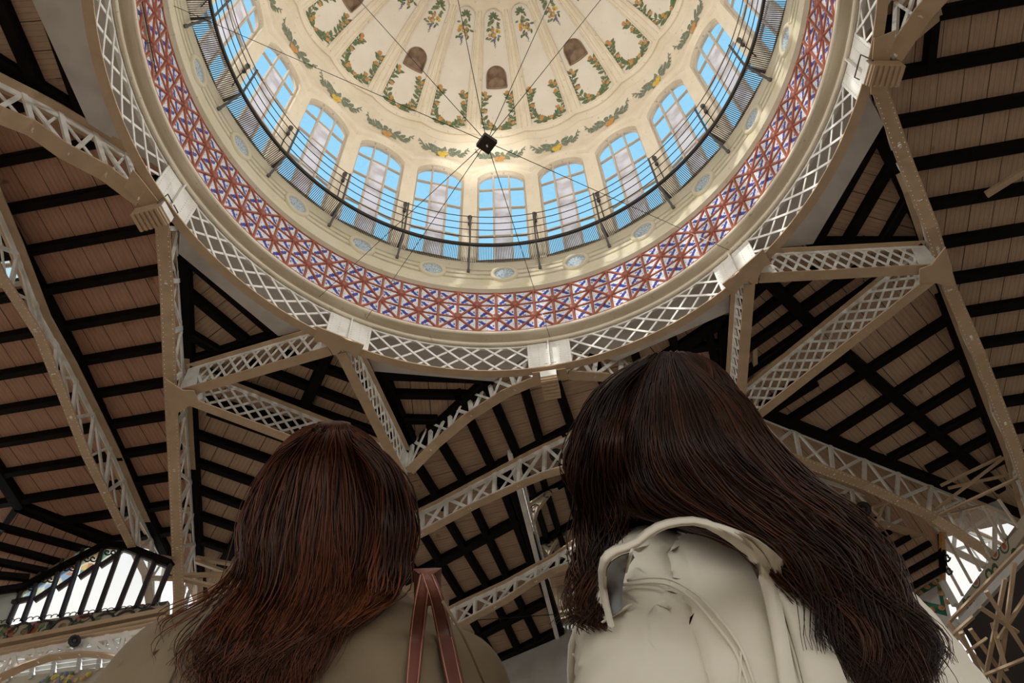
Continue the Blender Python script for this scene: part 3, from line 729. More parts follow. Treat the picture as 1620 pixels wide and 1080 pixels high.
# left bay: boards run along y, purlins across, 0.93 m apart
XL = -10.42
S1, F, _ = facet('reddish board ceiling at the far left with dark purlins between the riveted trusses', l3((0, 0)), UX, UY,
                 [l3(p) for p in (n1, (-8.01, 5.45), (-11.3, 14.2), (-11.0, 11.5), (-12.12, 10.78), (-13.84, 8.95), (-15.2, 10.1), (-17, 11.6), (-17, YW), (-10.5, YW), (-10.5, -5.5))], .47, M['board_red'])
def t2x(y): return -6.43 - 5.17*(y-1.24)/13.76 if y > 1.24 else -6.43 - (1.24-y)*.87
ys = [.32+.93*k for k in range(-3, 12)]
for k, y in enumerate(ys):
    XW = -17 if y > YW else -10.6
    y = {0.32: .3}.get(y, y)
    xr = t2x(y)-.1
    if y < 10.6: beam(S1, l3((XW if y < 9.1 else -13.5, y)), l3((xr, y)), .2, .22)
for a, b in (((-10.06, -3), (-10.1, 1.65)), ((-10.1, 1.65), (-10.32, 4.58)), ((-10.32, 4.58), (-10.69, 7.69)), ((-10.69, 7.69), (-11.2, 12.2)), ((-13.4, 3), (-13.84, 8.95)), ((-13.84, 8.95), (-12.0, 10.9)), ((-13.84, 8.95), (-15.2, 10.1))):
    beam(S1, l3(a), l3(b), .36, .26, 'rafter')
# sloping piece over the left gable window
A0, B0, C0 = P(37, 800, ZR), P(192, 862, ZR), P(35, 925, 14.6)
nn_ = (B0-A0).cross(C0-A0).normalized(); nn_ = -nn_ if nn_.z < 0 else nn_
def OP(px, py, O, n):
    d = ray(px, py); c = Vector((0, 0, CAMZ)); return c + d*((Vector(O)-c).dot(n)/d.dot(n))
S1b, F, _ = facet('small reddish board slope above the stained glass gable at lower left', A0, (B0-A0), nn_.cross(B0-A0), [A0, B0, OP(175, 866, A0, nn_), OP(35, 926, A0, nn_), OP(-60, 950, A0, nn_), OP(-60, 868, A0, nn_), OP(0, 848, A0, nn_)], .3, M['board_red'])
for a, b in (((-60, 818), (142, 872)), ((-60, 848), (100, 892)), ((-60, 878), (75, 905)), ((-60, 905), (45, 915)), ((35, 929), (172, 868)), ((-60, 943), (36, 929))):
    beam(S1b, OP(*a, A0, nn_), OP(*b, A0, nn_), .17, .2, 'purlin', n=nn_)
# sectors between the radial trusses
def sector(label, poly, az, m, pur, bw=.45, raf=(), pw=.2):
    xd = rot2(math.radians(az)); r, F, n = facet(label, l3(poly[0]), xd, xd.cross(Vector((0, 0, 1))), [l3(p) for p in poly], bw, m)
    for a, b in pur: beam(r, P(*a, ZR), P(*b, ZR), pw, .22)
    for a, b in raf: beam(r, P(*a, ZR), P(*b, ZR), pw*1.35, .26, 'rafter')
    return r
sector('tan board ceiling behind the left head with slanting dark purlins', [P12, P23, (-9.2, 13), (-11.2, 14.8), (-9.7, 10.1)], 49, M['board_tan'],
       [((302, 680), (600, 785)), ((305, 725), (600, 830)), ((308, 768), (600, 875)), ((312, 810), (600, 908)), ((315, 850), (560, 933)), ((330, 646), (480, 700)), ((400, 650), (560, 705))],
       raf=[((303, 632), (316, 905)), ((383, 837), (350, 895)), ((420, 760), (375, 850)), ((312, 628), (600, 705))])
sector('tan board ceiling between the two white lattice beams at left', [n2, P23, P12], 49, M['board_tan'],
       [((330, 588), (620, 690)), ((395, 572), (608, 655)), ((450, 557), (590, 606))], raf=[((522, 550), (478, 650)), ((600, 572), (650, 700))] )
sector('triangular board ceiling between the first two white lattice corners, left', [n1, n2, (-8.01, 5.45)], 27, M['board_tan'],
       [((300, 460), (390, 535)), ((300, 525), (345, 552))], .42, raf=[((292, 398), (440, 526)), ((293, 400), (300, 572)), ((300, 571), (440, 527))])
sector('triangular board ceiling below the tile ring left of the central riveted plate', [n2, n3, P23], 80, M['board_tan'],
       [((618, 620), (742, 622)), ((632, 660), (692, 661))], .42, raf=[((598, 588), (778, 594)), ((601, 588), (657, 705)), ((776, 595), (655, 705))])
sector('triangular board ceiling below the tile ring beside the right head', [n3, n4, P34], 115, M['board_tan'],
       [((1070, 552), (1148, 540)), ((1040, 592), (1145, 588))], .42, raf=[((1005, 592), (1148, 500)), ((1145, 500), (1145, 640)), ((1005, 592), (1145, 650))])
sector('triangular board ceiling above the level lattice beam at right', [n4, n5, P45], 153, M['board_tan'],
       [((1335, 384), (1410, 255)), ((1392, 384), (1434, 312))], .42, raf=[((1283, 388), (1388, 200)), ((1385, 200), (1472, 388)), ((1288, 383), (1472, 383))])
sector('tan board ceiling between the level and the slanting lattice beam at right', [n4, P45, P34], 125, M['board_tan'],
       [((1167, 520), (1293, 423)), ((1167, 557), (1357, 423)), ((1160, 600), (1413, 423)), ((1160, 490), (1225, 430))], raf=[((1205, 432), (1290, 518))])
sector('tan board ceiling with a grid of dark beams at right', [P45, (9.7, 10.1), K5, (8.6, 15.4), (4.6, 17.5), (4.6, 9.7), P34], 123, M['board_tan'],
       [((1250, 660), (1500, 500)), ((1310, 686), (1523, 550)), ((1357, 706), (1543, 593)), ((1405, 722), (1562, 640)), ((1465, 740), (1580, 678)), ((1215, 648), (1290, 600)), ((1530, 752), (1590, 720))],
       raf=[((1337, 557), (1580, 770)), ((1488, 462), (1585, 722)), ((1196, 645), (1372, 716)), ((1370, 716), (1530, 780)), ((1530, 780), (1640, 822)), ((1190, 652), (1330, 562))])
S5, F, _ = facet('brown board ceiling at the far right crossed by heavy dark purlins', l3((0, 0)), UX, UY,
                 [l3(p) for p in (n5, (11.5, -5.5), (18, -5.5), (18, 15.0), K5, (8.01, 5.45))], .47, M['board_tan'])
for k in range(-7, 15):
    y = .92+.957*k
    if y > 14.6: break
    beam(S5, l3((-t2x(y)+.1, y)), l3((18, y)), .24, .22)
for a, b in (((7.1, 1.24), (8.75, 5.5)), ((8.75, 5.5), (10.6, 10.3)), ((10.6, 10.3), (12.3, 15)), ((7.75, -3), (7.75, 1.9))):
    if a[0] < 7.8 and a[1] < 0: beam(S5, l3(a), l3(b), .2, .26, 'rafter')
# upper left and upper right sectors behind the nodes
sector('board ceiling in the top left corner with crossing dark rafters', [n1, (-11.5, -5.5), (-10.5, -9), (-6.6, -9), (-5.2, -4.0)], -7, M['board_tan'],
       [], .5, raf=[((-8, -25), (62, 135)), ((70, -10), (140, 190)), ((-40, 72), (142, 184))], pw=.2)
sector('board ceiling behind the riveted truss in the top right corner', [n5, (5.2, -4), (6.6, -9), (10.5, -9), (11.5, -5.5)], 0, M['board_tan'], [((1440, -10), (1400, 60))])
# nave ahead
sector('tan board ceiling of the nave behind the left head, gridded with dark beams', [n3, P23, (-9.2, 13), (-9.2, 20.2), (-1.45, 17.0), (-1.45, 9.75), (4.0, 7.9), P34], 8, M['board_tan'],
       [((632, 862), (662, 912)), ((640, 700), (697, 790)), ((670, 843), (745, 965)), ((680, 668), (735, 760)), ((710, 823), (775, 930)), ((722, 616), (778, 735)), ((750, 800), (805, 915)), ((760, 582), (817, 713)), ((790, 755), (840, 890)),
        ((828, 607), (855, 697)), ((876, 590), (903, 670)), ((740, 965), (785, 1045)), ((775, 930), (822, 1030)), ((805, 915), (852, 1010)), ((697, 790), (703, 800)), ((640, 770), (655, 800))],
       .45, raf=[((615, 823), (903, 676)), ((640, 915), (822, 818)), ((715, 954), (846, 890)), ((755, 1003), (862, 948)), ((770, 1051), (888, 992)), ((800, 728), (884, 994)), ((635, 740), (600, 820))])
nv = [o for o in COL.objects if o.get('label', '').startswith('tan board ceiling of the nave')][0]
for x in (.9, 1.8, 2.7, 3.5): beam(nv, l3((x, 6.9+.0*x)), l3((x+.25, 8.9)))
# high ceiling of the nave lantern
def facetp(label, pts, az, bw, z):
    xd = rot2(math.radians(az)); return facet(label, l3(pts[0], z), xd, xd.cross(Vector((0, 0, 1))), [l3(p, z) for p in pts], bw, M['board_tan'])
FN, F, _ = facetp('raised board ceiling of the nave between arched ribs, above the louvred strip', [(-1.75, 8.6), (4.6, 7.0), (4.6, 16.5), (-1.75, 19.5)], 8, .45, 17.6)
for a, b in (((855, 745), (893, 868)), ((888, 735), (922, 855)), ((925, 745), (945, 830)), ((835, 792), (955, 728)), ((853, 855), (975, 787)), ((828, 730), (880, 900)), ((868, 900), (960, 850))):
    beam(FN, P(*a, 17.6), P(*b, 17.6), .17, .16)
wl = struct('wall_left', 'pale louvred clerestory strip beside the nave ceiling')
mb = MB(); mb.bar(Lc(-1.45, 9.6, 16.18), Lc(-1.45, 17.2, 16.18), .12, .22); mb.bar(Lc(-1.5, 9.6, 17.52), Lc(-1.5, 18, 17.52), .1, .12); link('sill_beam', mb.mesh('sill_beam', M['paint']), wl)
mb = MB(); mb.bar(Lc(-1.34, 9.6, 16.30), Lc(-1.34, 17.2, 16.30), .05, .08); link('sill_beam', mb.mesh('sill_beam', M['soffit']), wl)
for i in range(38):
    y = 9.8 + i*.195; mb = MB(); mb.bar(Lc(-1.47, y, 16.28), Lc(-1.47, y, 17.5), .075, .03, UX); link('slat', mb.mesh('slat', M['paint']), wl)
mb = MB(); mb.bar(Lc(4.5, 7.6, 16.9), Lc(4.5, 17, 16.9), .1, 1.5); link('side_panel', mb.mesh('side_panel', M['cream_wall']), wl)
mb = MB(); mb.bar(Lc(-1.6, 9.7, 16.95), Lc(4.5, 8.0, 16.95), .08, 1.3); link('end_panel', mb.mesh('end_panel', M['cream_wall']), wl)

# white soffit segments between the ring and the board triangles
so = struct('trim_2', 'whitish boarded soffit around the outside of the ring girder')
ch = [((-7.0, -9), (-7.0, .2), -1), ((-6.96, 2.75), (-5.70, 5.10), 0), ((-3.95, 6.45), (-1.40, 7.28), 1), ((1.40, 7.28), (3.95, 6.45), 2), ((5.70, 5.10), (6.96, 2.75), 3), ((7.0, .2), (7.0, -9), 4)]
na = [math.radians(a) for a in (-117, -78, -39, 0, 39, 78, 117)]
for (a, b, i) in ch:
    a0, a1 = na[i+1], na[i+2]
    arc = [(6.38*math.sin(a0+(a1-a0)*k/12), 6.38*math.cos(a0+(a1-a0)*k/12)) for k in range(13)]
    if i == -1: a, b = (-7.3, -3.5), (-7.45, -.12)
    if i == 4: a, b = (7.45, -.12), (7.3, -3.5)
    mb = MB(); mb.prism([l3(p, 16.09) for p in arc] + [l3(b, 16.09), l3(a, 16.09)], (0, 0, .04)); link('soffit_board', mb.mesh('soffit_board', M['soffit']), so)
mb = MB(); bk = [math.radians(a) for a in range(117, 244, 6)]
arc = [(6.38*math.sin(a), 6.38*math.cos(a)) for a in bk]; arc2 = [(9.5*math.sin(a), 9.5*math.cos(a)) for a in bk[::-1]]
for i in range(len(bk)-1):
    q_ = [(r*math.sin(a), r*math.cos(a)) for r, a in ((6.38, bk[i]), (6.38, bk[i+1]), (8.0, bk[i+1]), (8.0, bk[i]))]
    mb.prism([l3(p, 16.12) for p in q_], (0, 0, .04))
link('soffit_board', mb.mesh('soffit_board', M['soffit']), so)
# rest of the hall roof, out of the picture
rest_ = struct('ceiling', 'plain board ceiling behind the camera')
mb = MB()
def slab(pts, z=16.42): mb.prism([l3(p, z) for p in pts], (0, 0, .05))
def ringpt(a, r=6.6): return (r*math.sin(math.radians(a)), r*math.cos(math.radians(a)))
pr_ = None
for a in range(0, 360, 10):
    q0, q1 = ringpt(a), ringpt(a+10)
    def ex(a):
        s_, c_ = math.sin(math.radians(a)), math.cos(math.radians(a)); k = 8.9/max(abs(s_), abs(c_)); return (s_*k, c_*k)
    if a in (340, 350, 0, 10, 20): 
        def ex2(a):
            s_, c_ = math.sin(math.radians(a)), math.cos(math.radians(a)); return (s_*7.6, c_*7.6)
        slab([q0, q1, ex2(a+10), ex2(a)], 16.43)
    else: slab([q0, q1, ex(a+10), ex(a)], 16.43)
slab([(-18, -16), (18, -16), (18, -8.9), (-18, -8.9)]); slab([(-10.5, -8.9), (-8.9, -8.9), (-8.9, 8.9), (-10.5, 8.9)], 16.44); slab([(-18, YW), (-10.4, YW), (-10.4, 8.9), (-18, 8.9)], 16.44); slab([(8.9, -8.9), (18, -8.9), (18, 8.9), (8.9, 8.9)], 16.44)
slab([(-11.2, 8.9), (-1.6, 8.9), (-1.6, 21), (-11.2, 21)], 16.45); slab([(4.5, 7.6), (18, 7.6), (18, 14.8), (8.6, 15.2), (4.5, 17.2)], 16.45); 
slab([(-1.8, 7.4), (4.8, 7.0), (4.8, 19), (-1.8, 19)], 17.75)
link('roof_deck', mb.mesh('roof_deck', M['deck']), rest_)
mb = MB(); mb.prism([l3(p, 16.38) for p in ((-18, -16), (18, -16), (18, -9), (-18, -9))], (0, 0, .03)); link('board', mb.mesh('board', M['board_tan']), rest_)

# ------------------------------------------------------------------ steel trusses
ttags = {}
def poly_at(pts, t):
    L_ = [0]
    for a, b in zip(pts, pts[1:]): L_.append(L_[-1]+(b-a).length)
    s_ = t*L_[-1]
    for i in range(len(pts)-1):
        if s_ <= L_[i+1] or i == len(pts)-2:
            f = (s_-L_[i])/(L_[i+1]-L_[i]); return pts[i]+(pts[i+1]-pts[i])*f
def strip(root, name, pts, w, h, nrm, m):
    """continuous chord along pts, w wide across the truss plane, h deep"""
    rows = []; 
    for i, p in enumerate(pts):
        t = (pts[min(i+1, len(pts)-1)]-pts[max(i-1, 0)]).normalized(); up = nrm.cross(t).normalized()
        if up.z < 0: up = -up
        rows.append([p+nrm*a*w/2+up*b*h/2 for a, b in ((-1, -1), (1, -1), (1, 1), (-1, 1), (-1, -1))])
    mb = MB(); mb.grid(rows); mb.add(rows[0][:4], [(3, 2, 1, 0)]); mb.add(rows[-1][:4], [(0, 1, 2, 3)])
    return link(name, mb.mesh(name, m), root)
def rivets(root, pts, w, nrm, step=.11, low=True):
    mb = MB(); L_ = sum((b-a).length for a, b in zip(pts, pts[1:])); N = int(L_/step)
    for k in range(N):
        p = poly_at(pts, (k+.5)/N)
        for s_ in (-.36, .36):
            c = p + nrm*w*s_; r = .014
            mb.add([c+Vector((r, 0, 0)), c+Vector((0, r, 0)), c-Vector((r, 0, 0)), c-Vector((0, r, 0)), c-Vector((0, 0, .014))], [(0, 1, 4), (1, 2, 4), (2, 3, 4), (3, 0, 4)])
    tag(link('rivets', mb.mesh('rivets', M['paint']), root), kind='stuff')
def truss(label, low, up, n, w=.24, style='N', t0=0, t1=1, riv=False, m=None, upw=None, group=None):
    low = [Vector(p) for p in low]; up = [Vector(p) for p in up]
    base = low[0].copy(); root = empty('roof_truss', tuple(base), label=label, cat='truss')
    d = low[-1]-low[0]; nrm = Vector((-d.y, d.x, 0)).normalized(); m = m or M['steel']
    def smooth(pts, N=14):
        return [poly_at(pts, i/N) for i in range(N+1)] if len(pts) > 2 else pts
    strip(root, 'bottom_chord', low, w, .035, nrm, m)
    mb = MB(); strip(root, 'chord_web', [p+Vector((0, 0, .07)) for p in low], .03, .14, nrm, M['paint'])
    strip(root, 'top_chord', up, upw or w, .04, nrm, m); strip(root, 'chord_web', [p-Vector((0, 0, .08)) for p in up], .03, .15, nrm, M['paint'])
    if riv: rivets(root, [p-Vector((0, 0, .018)) for p in low], w, nrm)
    for i in range(n+1):
        t = t0+(t1-t0)*i/n; a = poly_at(low, t); b = poly_at(up, t)
        mb = MB(); mb.bar(a, b, .09, .07, nrm); link('post', mb.mesh('post', M['paint']), root)
        if i < n:
            t2 = t0+(t1-t0)*(i+1)/n; a2 = poly_at(low, t2); b2 = poly_at(up, t2)
            mb = MB(); mb.bar(a if i % 2 else b, b2 if i % 2 else a2, .075, .05, nrm); link('diagonal', mb.mesh('diagonal', M['paint']), root)
            mb = MB(); mb.bar((b if i % 2 else a)+nrm*.05, (a2 if i % 2 else b2)+nrm*.05, .05, .03, nrm); link('brace', mb.mesh('brace', M['paint']), root)
    return root
def lattice(label, A, B, z0, z1, pitch, span, w=.22, plate=.35, m=None, wt=.055):
    a, b = l3(A, z0), l3(B, z0); d = b-a; L_ = d.length; t = d.normalized(); nrm = Vector((-t.y, t.x, 0)); h = z1-z0
    root = empty('lattice_beam', tuple(a), label=label, cat='beam')
    strip(root, 'bottom_flange', [a, b], w, .03, nrm, m or M['steel']); strip(root, 'top_flange', [a+Vector((0, 0, h)), b+Vector((0, 0, h))], w, .03, nrm, M['steel'])
    for z, hh in ((.035, .07), (h-.045, .09)): strip(root, 'flange_angle', [a+Vector((0, 0, z)), b+Vector((0, 0, z))], .03, hh, nrm, M['paint'])
    for s_ in (0, 1):
        c = a if s_ == 0 else b; q_ = t if s_ == 0 else -t
        mb = MB(); mb.prism([c-nrm*.01, c+q_*plate*1.2-nrm*.01, c+q_*plate*.8+Vector((0, 0, h))-nrm*.01, c+Vector((0, 0, h))-nrm*.01], nrm*.02); link('end_plate', mb.mesh('end_plate', M['paint']), root)
    s0, s1 = plate, L_-plate; N = max(3, round((s1-s0)/pitch)); pit = (s1-s0)/N
    for k in range(-int(span/pit), N+1):
        for sg in (1, -1):
            c0 = s0+k*pit; f0 = max(0, (s0-c0)/span); f1 = min(1, (s1-c0)/span)
            if f1-f0 < .1: continue
            za, zb = (0, h) if sg > 0 else (h, 0)
            mb = MB(); mb.bar(a+t*(c0+span*f0)+Vector((0, 0, za+(zb-za)*f0))+nrm*.012*sg, a+t*(c0+span*f1)+Vector((0, 0, za+(zb-za)*f1))+nrm*.012*sg, wt, .014, nrm)
            link('lattice_bar', mb.mesh('lattice_bar', M['paint']), root)
    # rounded haunches at both ends of the soffit
    return root
def on(A, B, px): 
    A = l3(A); B = l3(B); return [VP(x, y, A, B) for x, y in px]
ZB = 15.05
truss('long riveted truss dropping from the ring left of both heads', on(n1, K1, [(257, 360), (264, 460), (269, 600), (275, 720), (279, 820), (283, 947)]) + [Lc(-11.2, 14.0, 13.4)],
      on(n1, K1, [(283, 362), (286, 460), (291, 585), (298, 700), (305, 800), (313, 925)]) + [Lc(-11.35, 14.3, 16.0)], 11, .27, riv=True)
T1A, T1B = (-9.75, .6), (-10.98, 9.72)
truss('riveted truss curving down at the far left edge beside the stained glass', [Lc(-9.3, -2, 14.9)] + on(T1A, T1B, [(2, 437), (62, 530), (137, 720), (203, 853), (231, 910), (243, 993)]),
      [Lc(-9.3, -2.2, 15.95)] + on(T1A, T1B, [(22, 383), (67, 500), (110, 576), (153, 662), (184, 725), (220, 810), (262, 885)]), 13, .22, riv=True, upw=.34)
truss('long riveted truss slanting down the right side of the picture', on(n5, K5, [(1391, 138), (1430, 250), (1473, 360), (1503, 457), (1548, 560), (1606, 710)]) + [Lc(11.4, 14.6, 14.6)],
      on(n5, K5, [(1386, 165), (1412, 235), (1440, 300), (1468, 385), (1498, 455), (1550, 593), (1596, 713)]) + [Lc(11.4, 14.6, 15.9)], 11, .27, riv=True)
truss('arched truss from the central riveted plate toward the left head', on(n3, P23, [(852, 600), (800, 622), (740, 660), (690, 702), (648, 745)]),
      on(n3, P23, [(836, 560), (783, 590), (727, 632), (690, 662), (653, 697)]), 6, .24)
tm = [toloc(p) for p in on(n3, P23, [(852, 600), (800, 622), (740, 660), (690, 702), (648, 745)])]; tu = [toloc(p) for p in on(n3, P23, [(836, 560), (783, 590), (727, 632), (690, 662), (653, 697)])]
truss('arched truss from the central riveted plate going behind the right head', [Lc(-p[0], p[1], p[2]) for p in tm], [Lc(-p[0], p[1], p[2]) for p in tu], 6, .24)
truss('truss hidden behind the left head running to the far corner', [l3(P23, ZB-.2), Lc(-11, 14.6, ZB-.5)], [l3(P23, 16), Lc(-11.2, 14.8, 16)], 8, .24)
truss('deep truss running right from behind the right head', [l3(P34, 14.95)] + on((4.6, 9.7), K5, [(1247, 722), (1370, 768), (1480, 820), (1560, 872), (1625, 938)]), [l3(P34, 16)] + on((4.6, 9.7), K5, [(1207, 658), (1370, 724), (1490, 774), (1560, 803), (1625, 834)]), 9, .26, riv=True)
A7, B7 = (6.04, 12.1), (11.2, 16.5)
truss('second truss in shadow under the deep one at lower right', [Lc(4.6, 11.2, 15.0)] + on(A7, B7, [(1320, 812), (1400, 830), (1480, 856), (1560, 896), (1625, 948)]), [Lc(4.6, 11.4, 15.9)] + on(A7, B7, [(1300, 756), (1380, 782), (1480, 815), (1560, 850), (1625, 885)]), 7, .2)
t0l = on(n1, (-8.5, -1.15), [(0, 182), (50, 202), (100, 238), (165, 272), (222, 315)]); t0u = on(n1, (-8.5, -1.15), [(0, 130), (50, 155), (100, 181), (160, 216), (200, 243)])
e0, e1 = t0l[0]+(t0l[0]-t0l[2])*2, t0u[0]+(t0u[0]-t0u[2])*2
truss('arched truss entering from the left edge to the ring', [e0]+t0l, [e1]+t0u, 7, .34)
m0 = [toloc(p) for p in [e0]+t0l]; m1 = [toloc(p) for p in [e1]+t0u]
truss('truss leaving the ring at the top right corner', [Lc(-p[0], p[1], p[2]) for p in m0], [Lc(-p[0], p[1], p[2]) for p in m1], 7, .34)
t8 = ((-4.69, 11.1), (-.14, 9.35)); t9 = ((-3.37, 14.4), (-.2, 12.75))
truss('crossed truss over the nave just right of the left head', on(*t8, [(560, 900), (625, 866), (690, 832), (750, 800), (820, 768), (860, 752), (895, 742), (945, 735), (1060, 745), (1150, 775)]), on(*t8, [(560, 862), (625, 828), (690, 797), (750, 765), (820, 728), (860, 707), (895, 690), (945, 668), (1060, 640), (1170, 640)]), 15, .2)
truss('lower crossed truss over the nave beside the cream jacket', on(*t9, [(690, 1010), (748, 978), (800, 950), (843, 921), (877, 903), (920, 888), (960, 880), (1060, 870), (1180, 890)]), on(*t9, [(690, 975), (732, 953), (800, 922), (840, 900), (877, 880), (913, 855), (950, 832), (1060, 790), (1190, 770)]), 14, .2)
for nm, a, b in (('left', (-1.4, 12.6), (4, 11.2)), ('right', (-1.4, 14.6), (4, 13.2))):
    f = nm == 'left'
    lo = on(a, b, [(843, 829), (850, 806), (872, 777), (905, 762), (943, 760)] if f else [(868, 878), (880, 855), (905, 838), (937, 824), (965, 818)])
    hi = on(a, b, [(835, 800), (860, 783), (895, 765), (922, 753), (940, 750)] if f else [(856, 860), (880, 847), (905, 832), (937, 815), (965, 806)])
    rt = empty('nave_arch', tuple(lo[0]), label='slim pierced rib arch under the nave ceiling, ' + ('the one nearer the camera' if f else 'the one farther off'), cat='arch')
    d = l3(b)-l3(a); nrm = Vector((-d.y, d.x, 0)).normalized()
    strip(rt, 'arch_rib', lo, .12, .05, nrm, M['cream_wall']); strip(rt, 'top_chord', hi, .12, .05, nrm, M['cream_wall'])
    mb = MB(); mb.grid([[poly_at(lo, i/12)+(poly_at(hi, i/12)-poly_at(lo, i/12))*g for i in range(13)] for g in (0, 1)]); link('spandrel', mb.mesh('spandrel', M['cream_wall']), rt)
    for t in (.1, .35): 
        c = poly_at(lo, t)*.5+poly_at(hi, t)*.5; mb = MB(); mb.tube([c+Vector((0, -.05, 0))+d.normalized()*.12*math.cos(g)+Vector((0, 0, .12*math.sin(g))) for g in [i*.7 for i in range(8)]], .02, 5); link('scroll', mb.mesh('scroll', M['darkmetal']), rt)
lattice('white lattice beam rising from the left corner to the ring', (-4.35, 5.0), P12, ZB, 15.95, .27, .5)
lattice('white lattice beam passing behind the left head', P12, P23, ZB-.05, 15.95, .33, .95, plate=.5)
lattice('short white lattice beam from the ring down behind the left head', (-4.15, 5.1), P23, ZB, 15.95, .27, .5)
lattice('broad white lattice beam slanting down to the right head', P45, P34, ZB-.05, 15.95, .33, .95, plate=.5)
lattice('level white lattice beam at right between ring and riveted truss', (4.35, 5.0), P45, ZB, 15.95, .27, .5)
lattice('narrow lattice beam dropping beside the right head', (4.15, 5.1), P34, ZB, 15.95, .27, .5)
# soffit gussets at the ring corners
def gusset(label, px, z=14.98):
    mb = MB(); mb.prism([P(x, y, z) for x, y in px][::-1], (0, 0, .03))
    o = mb.obj('gusset_plate', M['steel']); return tag(o, label, 'plate')
gp = [(500, 516), (530, 528), (576, 546), (572, 556), (562, 566), (552, 556), (540, 553), (533, 561), (527, 562), (521, 551), (508, 541), (497, 541)]
gusset('star shaped steel gusset under the ring at lower left', gp)
gl_ = [toloc(P(x, y, 14.98)) for x, y in gp]
mb = MB(); mb.prism([Lc(-p[0], p[1], p[2]) for p in gl_], (0, 0, .03)); tag(mb.obj('gusset_plate', M['steel']), 'star shaped steel gusset under the ring at right, by the level beam', 'plate')
gusset('steel gusset where three members meet under the ring at left', [(210, 268), (228, 290), (255, 325), (268, 352), (266, 372), (250, 372), (240, 345), (222, 325), (196, 296)])
gusset('steel gusset where three members meet under the ring at top right', [(1383, 60), (1388, 60), (1418, 48), (1408, 92), (1402, 130), (1405, 150), (1378, 150), (1378, 128)])
gusset('steel gusset under the central riveted plate', [(842, 590), (895, 583), (900, 600), (880, 602), (868, 606), (845, 612)])
for s_, lab in ((-1, 'left'), (1, 'right')):
    mb = MB(); q_ = [(-7.62, 5.3), (-7.84, 4.95), (-8.0, 5.4), (-8.12, 5.9), (-7.95, 5.85), (-7.62, 5.7), (-7.42, 5.7), (-7.4, 5.36)]
    mb.prism([Lc(-s_*x, y, 15.0) for x, y in (q_ if s_ < 0 else q_[::-1])], (0, 0, .03)) if False else mb.prism([Lc(x if s_ < 0 else -x, y, 14.95) for x, y in (q_ if s_ > 0 else q_)], (0, 0, .03))
    tag(mb.obj('gusset_plate', M['steel']), 'steel gusset at the outer %s corner where lattice beams meet the riveted truss' % lab, 'plate')
# wind braces
def braces(label, segs, w=.1, cat='brace'):
    root = empty('wind_brace', tuple(segs[0][0]), label=label, cat=cat)
    for a, b in segs: mb = MB(); mb.bar(a, b, w, w*.6); link('strut', mb.mesh('strut', M['steel']), root)
zp = lambda x, y, z: P(x, y, z)
braces('steel wind braces fanning between the two riveted trusses at lower right', [(zp(1488, 768, 15.9), zp(1585, 722, 15.9)), (zp(1480, 806, 15.1), zp(1588, 724, 15.9)), (zp(1480, 817, 15.05), zp(1618, 752, 15.0)), (zp(1482, 818, 15.0), zp(1550, 800, 15.9)), (zp(1500, 772, 15.9), zp(1608, 748, 15.8))], .075)
braces('steel wind braces behind the left person near the far column', [(zp(310, 882, 15.9), zp(400, 898, 15.9)), (zp(310, 888, 15.9), zp(380, 912, 15.2)), (zp(292, 910, 15.0), zp(385, 907, 15.2)), (zp(288, 916, 14.9), zp(360, 932, 14.9)), (zp(228, 914, 14.9), zp(275, 915, 14.9)), (zp(246, 880, 15.5), zp(272, 905, 15.0)), (zp(222, 876, 15.5), zp(272, 884, 15.8))], .12)
braces('tangle of braces below the second truss at the right edge', [(zp(1500, 985, 11.60), zp(1620, 862, 11.60)), (zp(1520, 1000, 10.70), zp(1562, 1085, 10.70)), (zp(1500, 985, 11.50), zp(1580, 1085, 10.70)), (zp(1560, 935, 11.10), zp(1625, 1035, 10.70)), (zp(1590, 915, 11.30), zp(1556, 1085, 10.70)), (zp(1535, 995, 11.10), zp(1600, 1085, 10.70)), (zp(1580, 1010, 10.90), zp(1625, 940, 11.30)), (zp(1498, 1012, 10.90), zp(1540, 975, 11.10)), (zp(1500, 1052, 10.40), zp(1560, 1010, 11.00)), (zp(1550, 960, 11.10), zp(1610, 1000, 10.90)), (zp(1570, 985, 11.10), zp(1592, 1060, 10.60)), (zp(1540, 1075, 10.10), zp(1625, 1040, 10.50)), (zp(1605, 890, 11.50), zp(1580, 1080, 10.60)), (zp(1380, 803, 15.2), zp(1470, 770, 16.0)), (zp(1380, 848, 14.9), zp(1404, 780, 15.8))], .08)
braces('pale steel tie bar in the upper right corner', [(zp(1408, 88, 15.1), zp(1482, 26, 16.1)), (zp(1482, 26, 16.1), zp(1472, -20, 16.2))], .16)
braces('short pale bar jutting in at the right edge', [(zp(1560, 308, 15.9), zp(1640, 258, 15.9))], .13)
# column tops, far left and far right
for s_, lab in ((-1, 'left'), (1, 'right')):
    c = Lc(s_*11.7, 15.2, 0); root = empty('iron_column', (c.x, c.y, 0), label='beige iron column carrying the roof trusses at the far %s' % lab, cat='column')
    mb = MB(); mb.grid([[Vector((c.x+r*math.cos(2*PI*i/12), c.y+r*math.sin(2*PI*i/12), z)) for i in range(12)] for r, z in ((.4, 0), (.4, .6), (.24, .8), (.2, 11.5), (.3, 11.8), (.3, 12))], True); link('shaft', mb.mesh('shaft', M['steel'], True), root)
    for dx, dy in ((-.3, -.9), (-.9, -.2), (.4, -.8)):
        mb = MB(); mb.bar(Vector((c.x, c.y, 11.4)), Lc(s_*11.7+dx, 15.2+dy, 15.9), .18, .1); link('capital_strut', mb.mesh('capital_strut', M['steel']), root)

